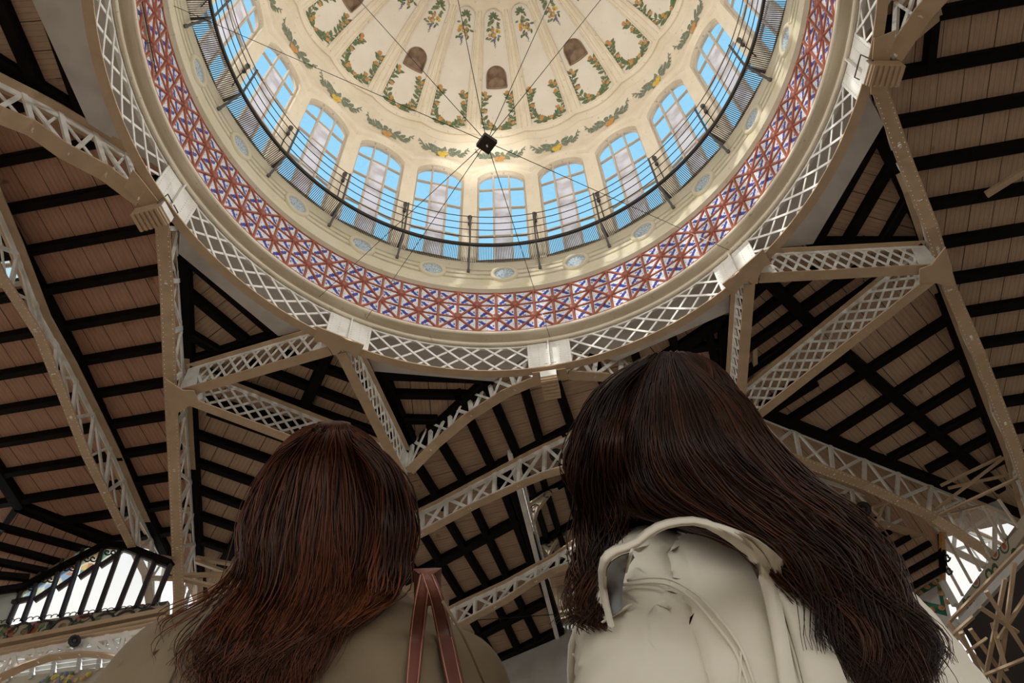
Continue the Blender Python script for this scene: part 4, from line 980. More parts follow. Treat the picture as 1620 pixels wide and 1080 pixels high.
# small raised light at the left edge beyond the far left truss
QA, QB = P(-60, 456, 16.3), P(34, 447, 16.3)
w27 = struct('window_27', 'slice of stained glass window at the left edge beyond the far left truss')
def lq(x, y): return VP(x, y, QA, QB)
mb = MB(); mb.prism([lq(-60, 456), lq(36, 447), lq(40, 418), lq(-60, 428)], UY*.01); link('pane', mb.mesh('pane', M['milk_glass']), w27)
mb = MB(); mb.prism([lq(-60, 426), lq(40, 416), lq(42, 398), lq(-60, 408)], UY*.01); link('stained_pane', mb.mesh('stained_pane', M['stained']), w27)
for y0, y1 in ((457, 448), (427, 417), (407, 397)): mb = MB(); mb.bar(lq(-60, y0), lq(42, y1), .07, .08, UY); link('window_frame', mb.mesh('window_frame', M['lead']), w27)
upl = struct('ceiling', 'raised boards over the left edge window'); mb = MB(); zt_ = toloc(lq(0, 400))[2]
mb.prism([l3(p, zt_) for p in ((-17, YW+.1), (-10.4, YW+.1), (-10.4, -5.5), (-17, -5.5))], (0, 0, .05)); link('board', mb.mesh('board', M['board_red']), upl)
for k in range(5): beam(upl, l3((-17, YW-.5-.93*k), zt_), l3((-10.5, YW-.5-.93*k), zt_))
# ------------------------------------------------------------------ gable windows and far walls
WA, WB = Lc(-16, 10, 0), Lc(-9, 10, 0)
def wq(x, y): return VP(x, y, WA, WB)
win = struct('window_23', 'gable window of tall milky panes with a stepped stained glass border, lower left')
wn_ = UY
mul = [((13, 986), (42, 918)), ((36, 983), (65, 905)), ((66, 980), (100, 885)), ((96, 976), (132, 868)), ((126, 972), (165, 862)), ((154, 969), (192, 864)), ((185, 966), (222, 872)), ((215, 962), (247, 884)), ((243, 958), (270, 893))]
step = [None, (51, 948), (85, 930), (119, 913), (153, 895), (186, 877), None, None, None]
for i, (a, b) in enumerate(mul):
    mb = MB(); mb.bar(wq(*a), wq(*b), .07, .12, UY); link('mullion', mb.mesh('mullion', M['mullion_dark']), win)
for i in range(len(mul)-1):
    (a, b), (c, d) = mul[i], mul[i+1]
    if i < 5:
        st = [(24, 951), (54, 950), (90, 932), (125, 914), (158, 896)][i]; et = [(50, 947), (83, 931), (118, 913), (151, 896), (188, 876)][i]
        if i == 0: st, et = (20, 953), (51, 946)
        mb = MB(); mb.bar(wq(*st), wq(*et), .09, .12, UY); link('transom', mb.mesh('transom', M['mullion_dark']), win)
        mb = MB(); mb.prism([wq(*st), wq(*et), wq(*d), wq(*b)], UY*.01); link('stained_pane', mb.mesh('stained_pane', M['stained']), win)
        # scrolled lead work
        for sgx in (-1, 1):
            cx_, cy_ = (st[0]+et[0]+b[0]+d[0])/4+sgx*5, (st[1]+et[1]+b[1]+d[1])/4; mb = MB()
            mb.tube([wq(cx_+(6-g*.6)*math.cos(g), cy_+(5-g*.5)*math.sin(g))-UY*.03 for g in [k*.6*1 for k in range(12)]], .02, 4); link('lead_scroll', mb.mesh('lead_scroll', M['mullion_dark']), win)
        poly = [a, c, et, st]
    else: poly = [a, c, d, b]
    mb = MB(); mb.prism([wq(*p) for p in poly], UY*.012); link('pane', mb.mesh('pane', M['milk_glass']), win)
tp = [(28, 936), (167, 863), (200, 866), (270, 893)]
for a, b in zip(tp, tp[1:]): mb = MB(); mb.bar(wq(*a), wq(*b), .18, .2, UY); link('window_frame', mb.mesh('window_frame', M['beam']), win)
wf = struct('wall_gable', 'wall under the lower left gable window with a painted majolica fruit frieze')
mb = MB(); mb.prism([wq(-60, 1000), wq(266, 950), wq(266, 984), wq(-60, 1043)], UY*.1); link('majolica_frieze', mb.mesh('majolica_frieze', M['majolica']), wf)
mb = MB()
zb_ = wq(13, 986).z
for i in range(26):
    t = i/25; x = 0+245*t; y = 989-27*t*1.02
    c = wq(x, y)-UY*.08; mb.tube([c+UX*.09*math.cos(g)+Vector((0, 0, .08*math.sin(g))) for g in [PI*k/5 for k in range(6)]], .012, 4)
tag(link('crest_scrolls', mb.mesh('crest_scrolls', M['mullion_dark']), wf), kind='stuff')
for y0, y1, w_ in ((1026, 975, .12), (1038, 986, .07)):
    mb = MB(); mb.bar(wq(-60, y0+9)-UY*.1, wq(266, y1-4)-UY*.1, w_, .16, UY); link('ledge', mb.mesh('ledge', M['steel']), wf)
# fruit in relief on the frieze
r_ = random.Random(11)
for i in range(8):
    u = -10+33*i; v = 1004-28*((u+10)/250)*1.03
    c = wq(u+8, v+1)
    root_ = MB(); root_.tube([c+UX*.26*math.cos(g)+Vector((0, 0, .26*math.sin(g)))-UY*.03 for g in [2*PI*k/14 for k in range(12)]], .03, 4); link('garland_hoop', root_.mesh('garland_hoop', M['mullion_dark']), wf)
    for k in range(5):
        mbf = MB(); cc = c + UX*r_.uniform(-.35, .35)+Vector((0, 0, r_.uniform(-.25, .2)))-UY*.02
        mbf.add([cc+UX*.09*math.cos(2*PI*j/8)+Vector((0, 0, .09*math.sin(2*PI*j/8))) for j in range(8)]+[cc-UY*.05], [(j, (j+1) % 8, 8) for j in range(8)]); link('painted_fruit', mbf.mesh('painted_fruit', M['terracotta'] if k % 2 else M['leaf']), wf)
mb = MB(); mb.prism([wq(-60, 935), wq(27, 936), wq(10, 990), wq(-60, 1000)], UY*.05); link('tile_panel', mb.mesh('tile_panel', M['roundel']), wf)
# arched truss under the frieze, louvred lights and painted band behind it
WA2, WB2 = Lc(-16, 9.6, 0), Lc(-9, 9.6, 0)
lo = [VP(x, y, WA2, WB2) for x, y in [(-40, 1110), (0, 1072), (40, 1053), (80, 1040), (130, 1034), (170, 1037), (215, 1048), (260, 1075)]]; hi = [VP(x, y, WA2, WB2) for x, y in [(-40, 1045), (0, 1036), (40, 1028), (80, 1020), (130, 1010), (170, 1003), (215, 995), (260, 985)]]
truss('arched lattice truss below the painted frieze at the lower left corner', lo, hi, 10, .2)
wv = struct('window_24', 'white louvred lights far behind the lower left arch')
WA3, WB3 = Lc(-18, 12.4, 0), Lc(-9, 12.4, 0)
def wr(x, y): return VP(x, y, WA3, WB3)
lx = [-60, -20, 18, 54, 88, 128, 160, 192, 225, 260]
for i in range(len(lx)-1):
    for k in range(10):
        f0 = 1002+k*7.0-(lx[i]-50)*.12
        mb = MB(); mb.bar(wr(lx[i]+2, f0), wr(lx[i+1]-2, f0-.12*(lx[i+1]-lx[i])), .10, .02, (0, .6, .8)); link('louver', mb.mesh('louver', M['paint']), wv)
    mb = MB(); mb.bar(wr(lx[i]+8, 985-(lx[i]-50)*.12), wr(lx[i]-6, 1075-(lx[i]-50)*.12), .08, .08, UY); link('mullion', mb.mesh('mullion', M['lead']), wv)
wp = struct('wall_painted', 'cream wall with a painted flower band at the bottom left')
mb = MB(); mb.prism([wr(-80, 1082), wr(300, 1040), wr(300, 1500), wr(-80, 1500)], UY*.1); link('plaster', mb.mesh('plaster', M['cream_wall']), wp)
r_ = random.Random(5); mb = MB()
for i in range(60):
    x = r_.choice([r_.uniform(60, 145), r_.uniform(165, 235), r_.uniform(90, 120)]); y = 1078-(x-60)*.13+r_.uniform(-6, 6); c = wr(x, y)-UY*.03; mb.mi = r_.randrange(4)
    mb.add([c+UX*.08*math.cos(2*PI*j/7)+Vector((0, 0, .08*math.sin(2*PI*j/7))) for j in range(7)]+[c-UY*.02], [(j, (j+1) % 7, 7) for j in range(7)])
link('painted_flowers', mb.mesh('painted_flowers', [M['orange'], M['leaf'], M['lemon'], M['grape']]), wp)
# far end wall of the nave with a yellow stained window
EA, EB = Lc(-3.5, 18.0, 0), Lc(4, 14.8, 0)
ew = struct('wall_far', 'grey plaster end wall of the nave')
def wall_poly(root, name, pts, m, th=.2):
    mb = MB(); a, b = pts; d = (Vector(b)-Vector(a)); nr = Vector((-d.y, d.x, 0)).normalized(); mb.prism([Vector((a[0], a[1], 0)), Vector((b[0], b[1], 0)), Vector((b[0], b[1], a[2])), Vector((a[0], a[1], a[2]))], nr*th); link(name, mb.mesh(name, m), root)
def wl3(x, y, h=16.2): q_ = Lc(x, y, 0); return (q_.x, q_.y, h)
wall_poly(ew, 'plaster', (wl3(-12.6, 21.9, 16.15), wl3(-1.3, 17.06, 16.15)), M['wallplaster'])
def eq(x, y): return VP(x, y, EA, EB)
mb = MB(); zt = 15.1
a, b = Lc(-1.4, 17.1, 0), Lc(4.6, 14.54, 0)
mb.prism([Vector((a.x, a.y, 0)), Vector((b.x, b.y, 0)), Vector((b.x, b.y, eq(925, 975).z)), Vector((a.x, a.y, eq(885, 990).z))], UY*.2); link('plaster', mb.mesh('plaster', M['wallplaster']), ew)
ew2 = struct('wall_end', 'cream wall with pilaster around the yellow stained glass window')
mb = MB()
for px in ([(884, 988), (897, 948), (897, 908), (884, 900)], [(897, 948), (980, 935), (980, 960), (884, 988)], [(884, 900), (897, 908), (985, 880), (985, 845), (884, 870)], [(942, 941), (985, 935), (985, 880), (942, 895)]):
    mb.prism([eq(*p) for p in px], UY*.15)
link('plaster', mb.mesh('plaster', M['cream_wall']), ew2)
for i, (a, b) in enumerate((((884, 986), (985, 960)), ((884, 976), (985, 952)), ((897, 950), (985, 938)))): mb = MB(); mb.bar(eq(*a)-UY*.1, eq(*b)-UY*.1, .08, .25, UY); link('ledge', mb.mesh('ledge', M['cream_wall']), ew2)
mb = MB(); mb.bar(eq(890, 965)-UY*.1, eq(886, 900)-UY*.1, .25, .2, UY); link('pilaster', mb.mesh('pilaster', M['cream_wall']), ew2)
w25 = struct('window_25', 'stained window with a yellow pane and scroll ornament seen between the two people')
for px, m in (([(898, 913), (914, 909), (914, 941), (899, 943)], 'milk_glass'), ([(914, 909), (937, 903), (939, 937), (914, 941)], 'yellow_glass'), ([(898, 943), (939, 937), (940, 944), (899, 950)], 'stained'), ([(905, 903), (937, 893), (937, 903), (898, 913)], 'stained'), ([(939, 903), (965, 897), (965, 932), (939, 937)], 'milk_glass')):
    mb = MB(); mb.prism([eq(*p) for p in px], UY*.01); link('pane', mb.mesh('pane', M[m]), w25)
for a, b in (((898, 913), (899, 950)), ((914, 909), (914, 942)), ((939, 895), (939, 944)), ((898, 913), (965, 897)), ((898, 943), (965, 933)), ((898, 950), (965, 939)), ((898, 913), (905, 903)), ((905, 903), (937, 892))): mb = MB(); mb.bar(eq(*a), eq(*b), .05, .06, UY); link('lead_bar', mb.mesh('lead_bar', M['darkmetal']), w25)
mb = MB(); mb.tube([eq(906+(4.5-g*.35)*math.cos(g), 926+(9-g*.9)*math.sin(g)*1.0)-UY*.02 for g in [k*.6 for k in range(14)]], .03, 4); link('lead_scroll', mb.mesh('lead_scroll', M['mullion_dark']), w25)
# right hand gable window, triangular tile panel and vertical frieze
RA, RB = P(1511, 959, 14.0), P(1551, 903, 14.0)
def rq(x, y): return VP(x, y, RA, RB)
rn = Vector((-(RB-RA).y, (RB-RA).x, 0)).normalized()
w26 = struct('window_26', 'bright gable window with thin glazing bars at lower right')
for i, px in enumerate(([(1497, 928), (1494, 880), (1515, 905), (1523, 942)], [(1494, 880), (1492, 835), (1535, 880), (1551, 903), (1523, 942), (1515, 905)])):
    pass
gb = [(1511, 959, 1490, 921), (1523, 942, 1489, 880), (1537, 922, 1495, 846), (1551, 903, 1507, 822), (1568, 882, 1530, 812), (1590, 858, 1555, 800), (1612, 835, 1580, 790)]
for (x0, y0, x1, y1) in gb: mb = MB(); mb.bar(rq(x0, y0), rq(x1, y1), .045, .06, rn); link('glazing_bar', mb.mesh('glazing_bar', M['lead']), w26)
for p, q_ in zip(gb, gb[1:]): mb = MB(); mb.prism([rq(p[0], p[1]), rq(q_[0], q_[1]), rq(q_[2], q_[3]), rq(p[2], p[3])], rn*.012); link('pane', mb.mesh('pane', M['milk_glass']), w26)
for a, b in (((1491, 843), (1490, 921)), ((1490, 921), (1511, 959))): mb = MB(); mb.bar(rq(*a)-UY*.05, rq(*b)-UY*.05, .14, .12, rn); link('window_frame', mb.mesh('window_frame', M['orange'] if a[1] < 900 else M['soffit']), w26)
for k, (x, y) in enumerate(((1498, 884), (1501, 905))): mb = MB(); mb.tube([rq(x+(5-g*.5)*math.cos(g), y+(7-g*.7)*math.sin(g))-UY*.06 for g in [j*.6 for j in range(12)]], .03, 4); link('lead_scroll', mb.mesh('lead_scroll', M['mullion_dark']), w26)
wr2 = struct('wall_right', 'triangular tile panel with oranges and a steep painted frieze below the right gable window')
mb = MB(); mb.prism([rq(1512, 960), rq(1620, 812), rq(1640, 860), rq(1519, 990)], rn*.1); link('majolica_frieze', mb.mesh('majolica_frieze', M['majolica']), wr2)
mb = MB(); mb.bar(rq(1522, 990)-UY*.1, rq(1640, 862)-UY*.1, .2, .16, rn); link('ledge', mb.mesh('ledge', M['soffit']), wr2)
TA, TB = P(1504, 985, 13.55), P(1429, 948, 13.55)
TA2 = rq(1508, 978)
def tq(x, y): return VP(x, y, TA2, TA2 + rot2(math.radians(-75)))
fr_ = [(1429, 944), (1489, 908), (1507, 984), (1447, 968)]
mb = MB(); mb.prism([tq(*p) for p in fr_], UY*.06); link('panel_frame', mb.mesh('panel_frame', M['soffit']), wr2)
inn = [(1435, 945), (1485, 914), (1499, 977), (1451, 963)]
mb = MB(); mb.prism([tq(*p)-UY*.02 for p in inn], UY*.03); mt = mat('green_tiles', (.05, .2, .14), .3, 0, noise_mix((.03, .16, .10), (.12, .30, .22), 3)); link('green_tiles', mb.mesh('green_tiles', mt), wr2)
mb = MB(); mb.prism([tq(*p)-UY*.05 for p in ((1448, 948), (1482, 928), (1488, 958), (1468, 953))], UY*.03); link('white_centre', mb.mesh('white_centre', M['soffit']), wr2)
for (x, y) in ((1440, 945), (1455, 939), (1466, 930), (1479, 923), (1488, 928), (1488, 940), (1499, 954), (1489, 963), (1474, 966), (1458, 958), (1446, 957)):
    mb = MB(); c = tq(x, y)-UY*.055; mb.add([c+UX*.085*math.cos(2*PI*j/8)+Vector((0, 0, .085*math.sin(2*PI*j/8))) for j in range(8)]+[c-UY*.05], [(j, (j+1) % 8, 8) for j in range(8)]); link('orange_relief', mb.mesh('orange_relief', M['orange']), wr2)
mb = MB(); mb.bar(tq(1445, 972), tq(1520, 992), .3, .2, UY); mb.bar(tq(1520, 992), tq(1500, 1010), .3, .2, UY); link('ledge', mb.mesh('ledge', M['soffit']), wr2)
w3, a3, b3 = P(1330, 800, 16.2), P(1482, 850, 15.6), P(1491, 905, 14.85)
n3_ = (a3-w3).cross(b3-w3).normalized(); n3_ = -n3_ if n3_.z < 0 else n3_
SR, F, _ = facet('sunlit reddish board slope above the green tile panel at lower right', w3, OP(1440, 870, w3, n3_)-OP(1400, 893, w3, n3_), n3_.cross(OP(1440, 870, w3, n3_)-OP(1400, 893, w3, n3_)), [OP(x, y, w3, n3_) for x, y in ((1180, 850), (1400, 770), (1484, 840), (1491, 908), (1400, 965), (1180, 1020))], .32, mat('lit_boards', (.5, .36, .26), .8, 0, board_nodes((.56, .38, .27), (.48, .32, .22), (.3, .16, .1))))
for a, b in (((1180, 957), (1406, 841)), ((1180, 990), (1436, 850)), ((1200, 1011), (1468, 860)), ((1380, 935), (1486, 876)), ((1420, 940), (1489, 901)), ((1488, 845), (1491, 905)), ((1180, 925), (1390, 820)), ((1180, 897), (1370, 800))): beam(SR, OP(*a, w3, n3_), OP(*b, w3, n3_), .15, .16, n=n3_)
wall_poly(wr2, 'shade_backdrop', tuple((v.x, v.y, zz) for v, zz in ((rq(1508, 966), rq(1515, 990).z), (rq(1660, 775), rq(1660, 840).z))), M['deck'])  # added dark sheet standing in for the shaded depth behind the braces
e1_, e2_ = tq(1507, 986), tq(1447, 972); dd_ = (e2_-e1_)*3.2
wall_poly(wr2, 'plaster', ((e1_.x+UY.x*.2, e1_.y+UY.y*.2, e1_.z), (e1_.x+dd_.x+UY.x*.2, e1_.y+dd_.y+UY.y*.2, e1_.z+dd_.z)), M['cream_wall'], .1)
# back and side walls of the hall
wall_poly(struct('wall_back_right', 'plain far wall behind the right hand trusses'), 'plaster', (wl3(4.6, 14.5, 16.1), wl3(4.6, 21.5, 16.1)), M['wallplaster'])
wb = struct('wall_rear', 'plain far wall closing the right aisle'); wall_poly(wb, 'plaster', (wl3(4.6, 21.5, 16.1), wl3(18, 21.5, 16.1)), M['cream_wall'])
lw = struct('wall_side', 'plain plaster return wall behind the left person'); wall_poly(lw, 'plaster', (wl3(-12.5, 12.45, 13.2), wl3(-12.5, 21.9, 16.1)), M['wallplaster'])
for nm, a, b, z0, lab in (('wall_south', (-18, -16), (18, -16), 8, 'unseen hall wall behind the camera, added to block light'), ('wall_west', (-18, -16), (-18, 9.6), 10, 'unseen upper wall of the left aisle, added to block light'), ('wall_east', (18, -16), (18, 21.5), 10, 'unseen upper wall of the right aisle, added to block light')):  # unseen walls added to block the low sun and dim the hall
    hw = struct(nm, lab); mb = MB(); A_, B_ = Lc(*a, z0), Lc(*b, z0); mb.prism([A_, B_, B_+Vector((0, 0, 16.3-z0)), A_+Vector((0, 0, 16.3-z0))], ((B_-A_).cross(Vector((0, 0, 1))).normalized()*.25)); link('plaster', mb.mesh('plaster', M['cream_wall']), hw)
fl = MB(); fl.add([(-45, -45, 0), (45, -45, 0), (45, 45, 0), (-45, 45, 0)], [(0, 1, 2, 3)]); tag(fl.obj('floor', M['floor']), 'warm stone hall floor', kind='structure')

# ------------------------------------------------------------------ fittings
def floodlight(p, rot, label):
    root = empty('floodlight', tuple(p), rot, label=label, cat='lamp'); mb = MB(); mb.bar((0, -.28, 0), (0, .28, 0), .34, .26); link('housing', mb.mesh('housing', M['steel']), root, Matrix())
    for i in range(6): mb = MB(); y = -.22+.09*i; mb.bar((-.175, y, -.14), (.175, y, -.14), .05, .03); link('fin', mb.mesh('fin', M['steel']), root, Matrix())
    mb = MB(); mb.bar((-.17, -.3, .02), (.17, -.3, .02), .02, .18, (0, 0, 1)); link('lens', mb.mesh('lens', M['paint']), root, Matrix())
    mb = MB(); mb.tube([(-.19, -.2, .05), (-.19, -.3, .35), (.19, -.3, .35), (.19, -.2, .05)], .014, 5); link('bracket', mb.mesh('bracket', M['darkmetal']), root, Matrix())
floodlight(P(871, 609, 14.85), -.15, 'louvred floodlight hanging under the central riveted plate')
floodlight(P(240, 342, 14.8), 1.35, 'louvred floodlight under the ring at the left corner')
floodlight(P(1397, 116, 14.8), -1.5, 'louvred floodlight under the ring at the top right corner')
for i_, a in enumerate(naz):
    p = DP(6.1, 14.6, a); t = DP(5.4, 25.8, a+PI)
    ld = bpy.data.lights.new('flood_beam', 'SPOT'); ld.energy = FLOOD; ld.spot_size = math.radians(52); ld.spot_blend = .9; ld.shadow_soft_size = .25; ld.color = (1, .96, .9)
    lo_ = bpy.data.objects.new('flood_beam', ld); COL.objects.link(lo_); lo_.location = p; lo_.rotation_euler = (p-t).to_track_quat('Z', 'Y').to_euler()
for i_, a in enumerate(naz):  # added fill spots to brighten the opposite ring girder, without fixtures of their own
    p = DP(6.1, 14.7, a); t = DP(6.3, 16.4, a+PI)
    ld = bpy.data.lights.new('ring_fill', 'SPOT'); ld.energy = RING_FILL; ld.spot_size = math.radians(70); ld.spot_blend = 1; ld.shadow_soft_size = .3; ld.color = (1, .99, .95)
    lo_ = bpy.data.objects.new('ring_fill', ld); COL.objects.link(lo_); lo_.location = p; lo_.rotation_euler = (p-t).to_track_quat('Z', 'Y').to_euler()
ld = bpy.data.lights.new('flood_narrow', 'SPOT'); ld.energy = 5200; ld.spot_size = math.radians(13); ld.spot_blend = 1; ld.shadow_soft_size = .1; ld.color = (1, .97, .9)
lo_ = bpy.data.objects.new('flood_narrow', ld); COL.objects.link(lo_); lo_.location = DP(6.0, 14.7, math.radians(188)); lo_.rotation_euler = (lo_.location-DP(6.1, 25.3, math.radians(-4))).to_track_quat('Z', 'Y').to_euler()
def speaker(p, label, s=.22):
    root = empty('loudspeaker', tuple(p), label=label, cat='speaker'); d = (Vector((0, 0, CAMZ))-p).normalized(); q_ = d.to_track_quat('Z', 'Y').to_matrix().to_4x4()
    mb = MB(); mb.grid([[Vector((r*math.cos(2*PI*i/10), r*math.sin(2*PI*i/10), z)) for i in range(10)] for r, z in ((.001, -s), (s, -s), (s, s*.4), (s*.8, s*.5), (s*.5, s*.2), (.001, s*.15))], True); link('cabinet', mb.mesh('cabinet', M['black'], True), root, q_)
    mb = MB(); mb.grid([[Vector((r*math.cos(2*PI*i/10), r*math.sin(2*PI*i/10), z)) for i in range(10)] for r, z in ((s*.3, s*.3), (s*.2, s*.4), (.001, s*.42))], True); link('cone', mb.mesh('cone', M['darkmetal'], True), root, q_)
speaker(P(880, 720, 15.9), 'black round loudspeaker on the crossed truss between the two heads', .17)
speaker(P(1366, 805, 15.3), 'black round loudspeaker on the shadowed truss at lower right', .19)
speaker(P(1330, 790, 15.3), 'dark round loudspeaker left of another on the shadowed truss', .15)
speaker(VP(125, 1022, WA2, WB2)-UY*.2, 'dark loudspeaker cluster on the arched truss at the lower left corner', .13)
# dark box hung on cables under the dome
hz = 10.0
best = min((abs((lambda d: 540-FPX*(d.dot(upv)/d.dot(fwv)))(Vector((CX, CY, z+ZO-CAMZ)))-229), z) for z in [9+.02*i for i in range(800)])
hz = best[1]; hb = P(770, 229, hz); s_ = .5*17.5/FPX*((hb-Vector((0, 0, CAMZ))).dot(fwv))*1.35*2/1.0
root = empty('hanging_box', tuple(hb), math.radians(38), label='small dark square box hanging on cables in the middle of the dome', cat='box')
mb = MB(); a_ = 24*((hb-Vector((0,0,CAMZ))).dot(fwv))/FPX; mb.bar((0, 0, 0), (0, 0, .1), a_*1.0, a_*1.0, (0, 1, 0)); link('case', mb.mesh('case', mat('dark_brown_metal', (.035, .02, .015), .6)), root, Matrix())
mb = MB(); mb.tube([(0, 0, -.005), (0.02, 0.01, -.03)], .012, 6); link('hook', mb.mesh('hook', M['paint']), root, Matrix())
def cable(label, A, B, r=.0055, sag=0):
    mb = MB(); mb.tube([A+(B-A)*t-Vector((0, 0, sag*4*t*(1-t))) for t in [i/10 for i in range(11)]], r, 5); tag(mb.obj('cable', M['wire']), label, 'cable')
top = hb+Vector((0, 0, .1))
def ringp(az, r=5.7, z=20.6): return DP(r, z, math.radians(az))
cable('thin cable from the hanging box to the upper left', top, ringp(-118))
cable('thin cable from the hanging box to the far left rail', top, ringp(-95, 6.0, 18))
cable('thin cable from the hanging box up past the left fruit panels', top, ringp(-165))
cable('thin cable from the hanging box to the top, right of centre', top, ringp(140))
cable('thin cable from the hanging box toward the top right edge', top, ringp(118))
cable('thin cable from the hanging box down to the left rail', top, DP(6.2, 16.0, math.radians(-28)))
cable('second thin cable from the hanging box down to the left', top, DP(6.2, 16.0, math.radians(-38)))
cable('thin cable from the hanging box down to the central plate', top, DP(6.25, 16.0, math.radians(9)))
cable('thin cable from the hanging box down to the right corner', top, DP(6.3, 16.0, math.radians(48)))
cable('pale thin wire across the ceiling near the bottom centre', P(745, 981, 15.4), P(955, 966, 15.4), .012)
# ================================================================== THE TWO PEOPLE
from mathutils import noise as mnoise
from mathutils.bvhtree import BVHTree
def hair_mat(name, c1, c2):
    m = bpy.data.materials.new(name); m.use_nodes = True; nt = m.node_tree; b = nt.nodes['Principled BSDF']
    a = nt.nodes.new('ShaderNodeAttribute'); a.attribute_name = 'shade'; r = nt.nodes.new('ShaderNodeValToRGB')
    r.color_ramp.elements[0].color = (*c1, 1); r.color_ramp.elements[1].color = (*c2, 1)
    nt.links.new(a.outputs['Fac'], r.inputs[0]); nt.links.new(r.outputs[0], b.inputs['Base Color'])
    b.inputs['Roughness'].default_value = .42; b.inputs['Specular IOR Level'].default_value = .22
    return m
M['skin'] = mat('skin', (.55, .33, .24), .5)
M['eye'] = mat('eye_white', (.7, .68, .65), .2); M['lip'] = mat('lips', (.42, .15, .13), .4); M['iris'] = mat('iris', (.05, .03, .02), .2)
def cloth_nodes(c1, c2, sc, bump, st=.5):
    return noise_mix(c1, c2, sc, .35, .7, 8, bump)
def blob(mb, c, r, n=12):
    c = Vector(c); rx, ry, rz = r if isinstance(r, (tuple, list)) else (r, r, r)
    rows = []
    for j in range(n//2+1):
        t = -PI/2 + PI*j/(n//2); k = max(.02, math.cos(t))
        rows.append([c + Vector((rx*k*math.cos(2*PI*i/n), ry*k*math.sin(2*PI*i/n), rz*math.sin(t))) for i in range(n)])
    o = len(mb.v); mb.grid(rows, True)
    mb.add([], []); mb.f += [tuple(o+i for i in range(n))[::-1], tuple(o+(n//2)*n+i for i in range(n))]; mb.m += [0, 0]
def limb(mb, pts, rs, n=12):                                    # closed tapered chain
    mb.tube(pts, rs, n)
    for p, r in zip(pts, rs): blob(mb, p, r, n)
def loft(mb, secs, n=24):                                      # (z, half width, half depth, centre y)
    rows = [[Vector((a*math.copysign(abs(math.cos(t))**.85, math.cos(t)), cy+b*math.copysign(abs(math.sin(t))**.9, math.sin(t)), z)) for t in [2*PI*i/n for i in range(n)]] for z, a, b, cy in secs]
    o = len(mb.v); mb.grid(rows, True)
    mb.f += [tuple(o+i for i in range(n))[::-1], tuple(o+(len(secs)-1)*n+i for i in range(n))]; mb.m += [0, 0]
def remesh(mb, name, m, vox, smooth=6, disp=None):
    me = mb.mesh('tmp', m); o = bpy.data.objects.new('tmp', me); COL.objects.link(o)
    md = o.modifiers.new('r', 'REMESH'); md.mode = 'VOXEL'; md.voxel_size = vox; md.use_smooth_shade = True
    sm = o.modifiers.new('s', 'SMOOTH'); sm.factor = .5; sm.iterations = smooth
    bpy.context.view_layer.update(); dg = bpy.context.evaluated_depsgraph_get()
    out = bpy.data.meshes.new_from_object(o.evaluated_get(dg)); bpy.data.objects.remove(o); bpy.data.meshes.remove(me)
    out.name = name
    if not out.materials: out.materials.append(m)
    if disp:
        for v in out.vertices: v.co += v.normal*disp(v.co)
    out.polygons.foreach_set('use_smooth', [True]*len(out.polygons)); return out
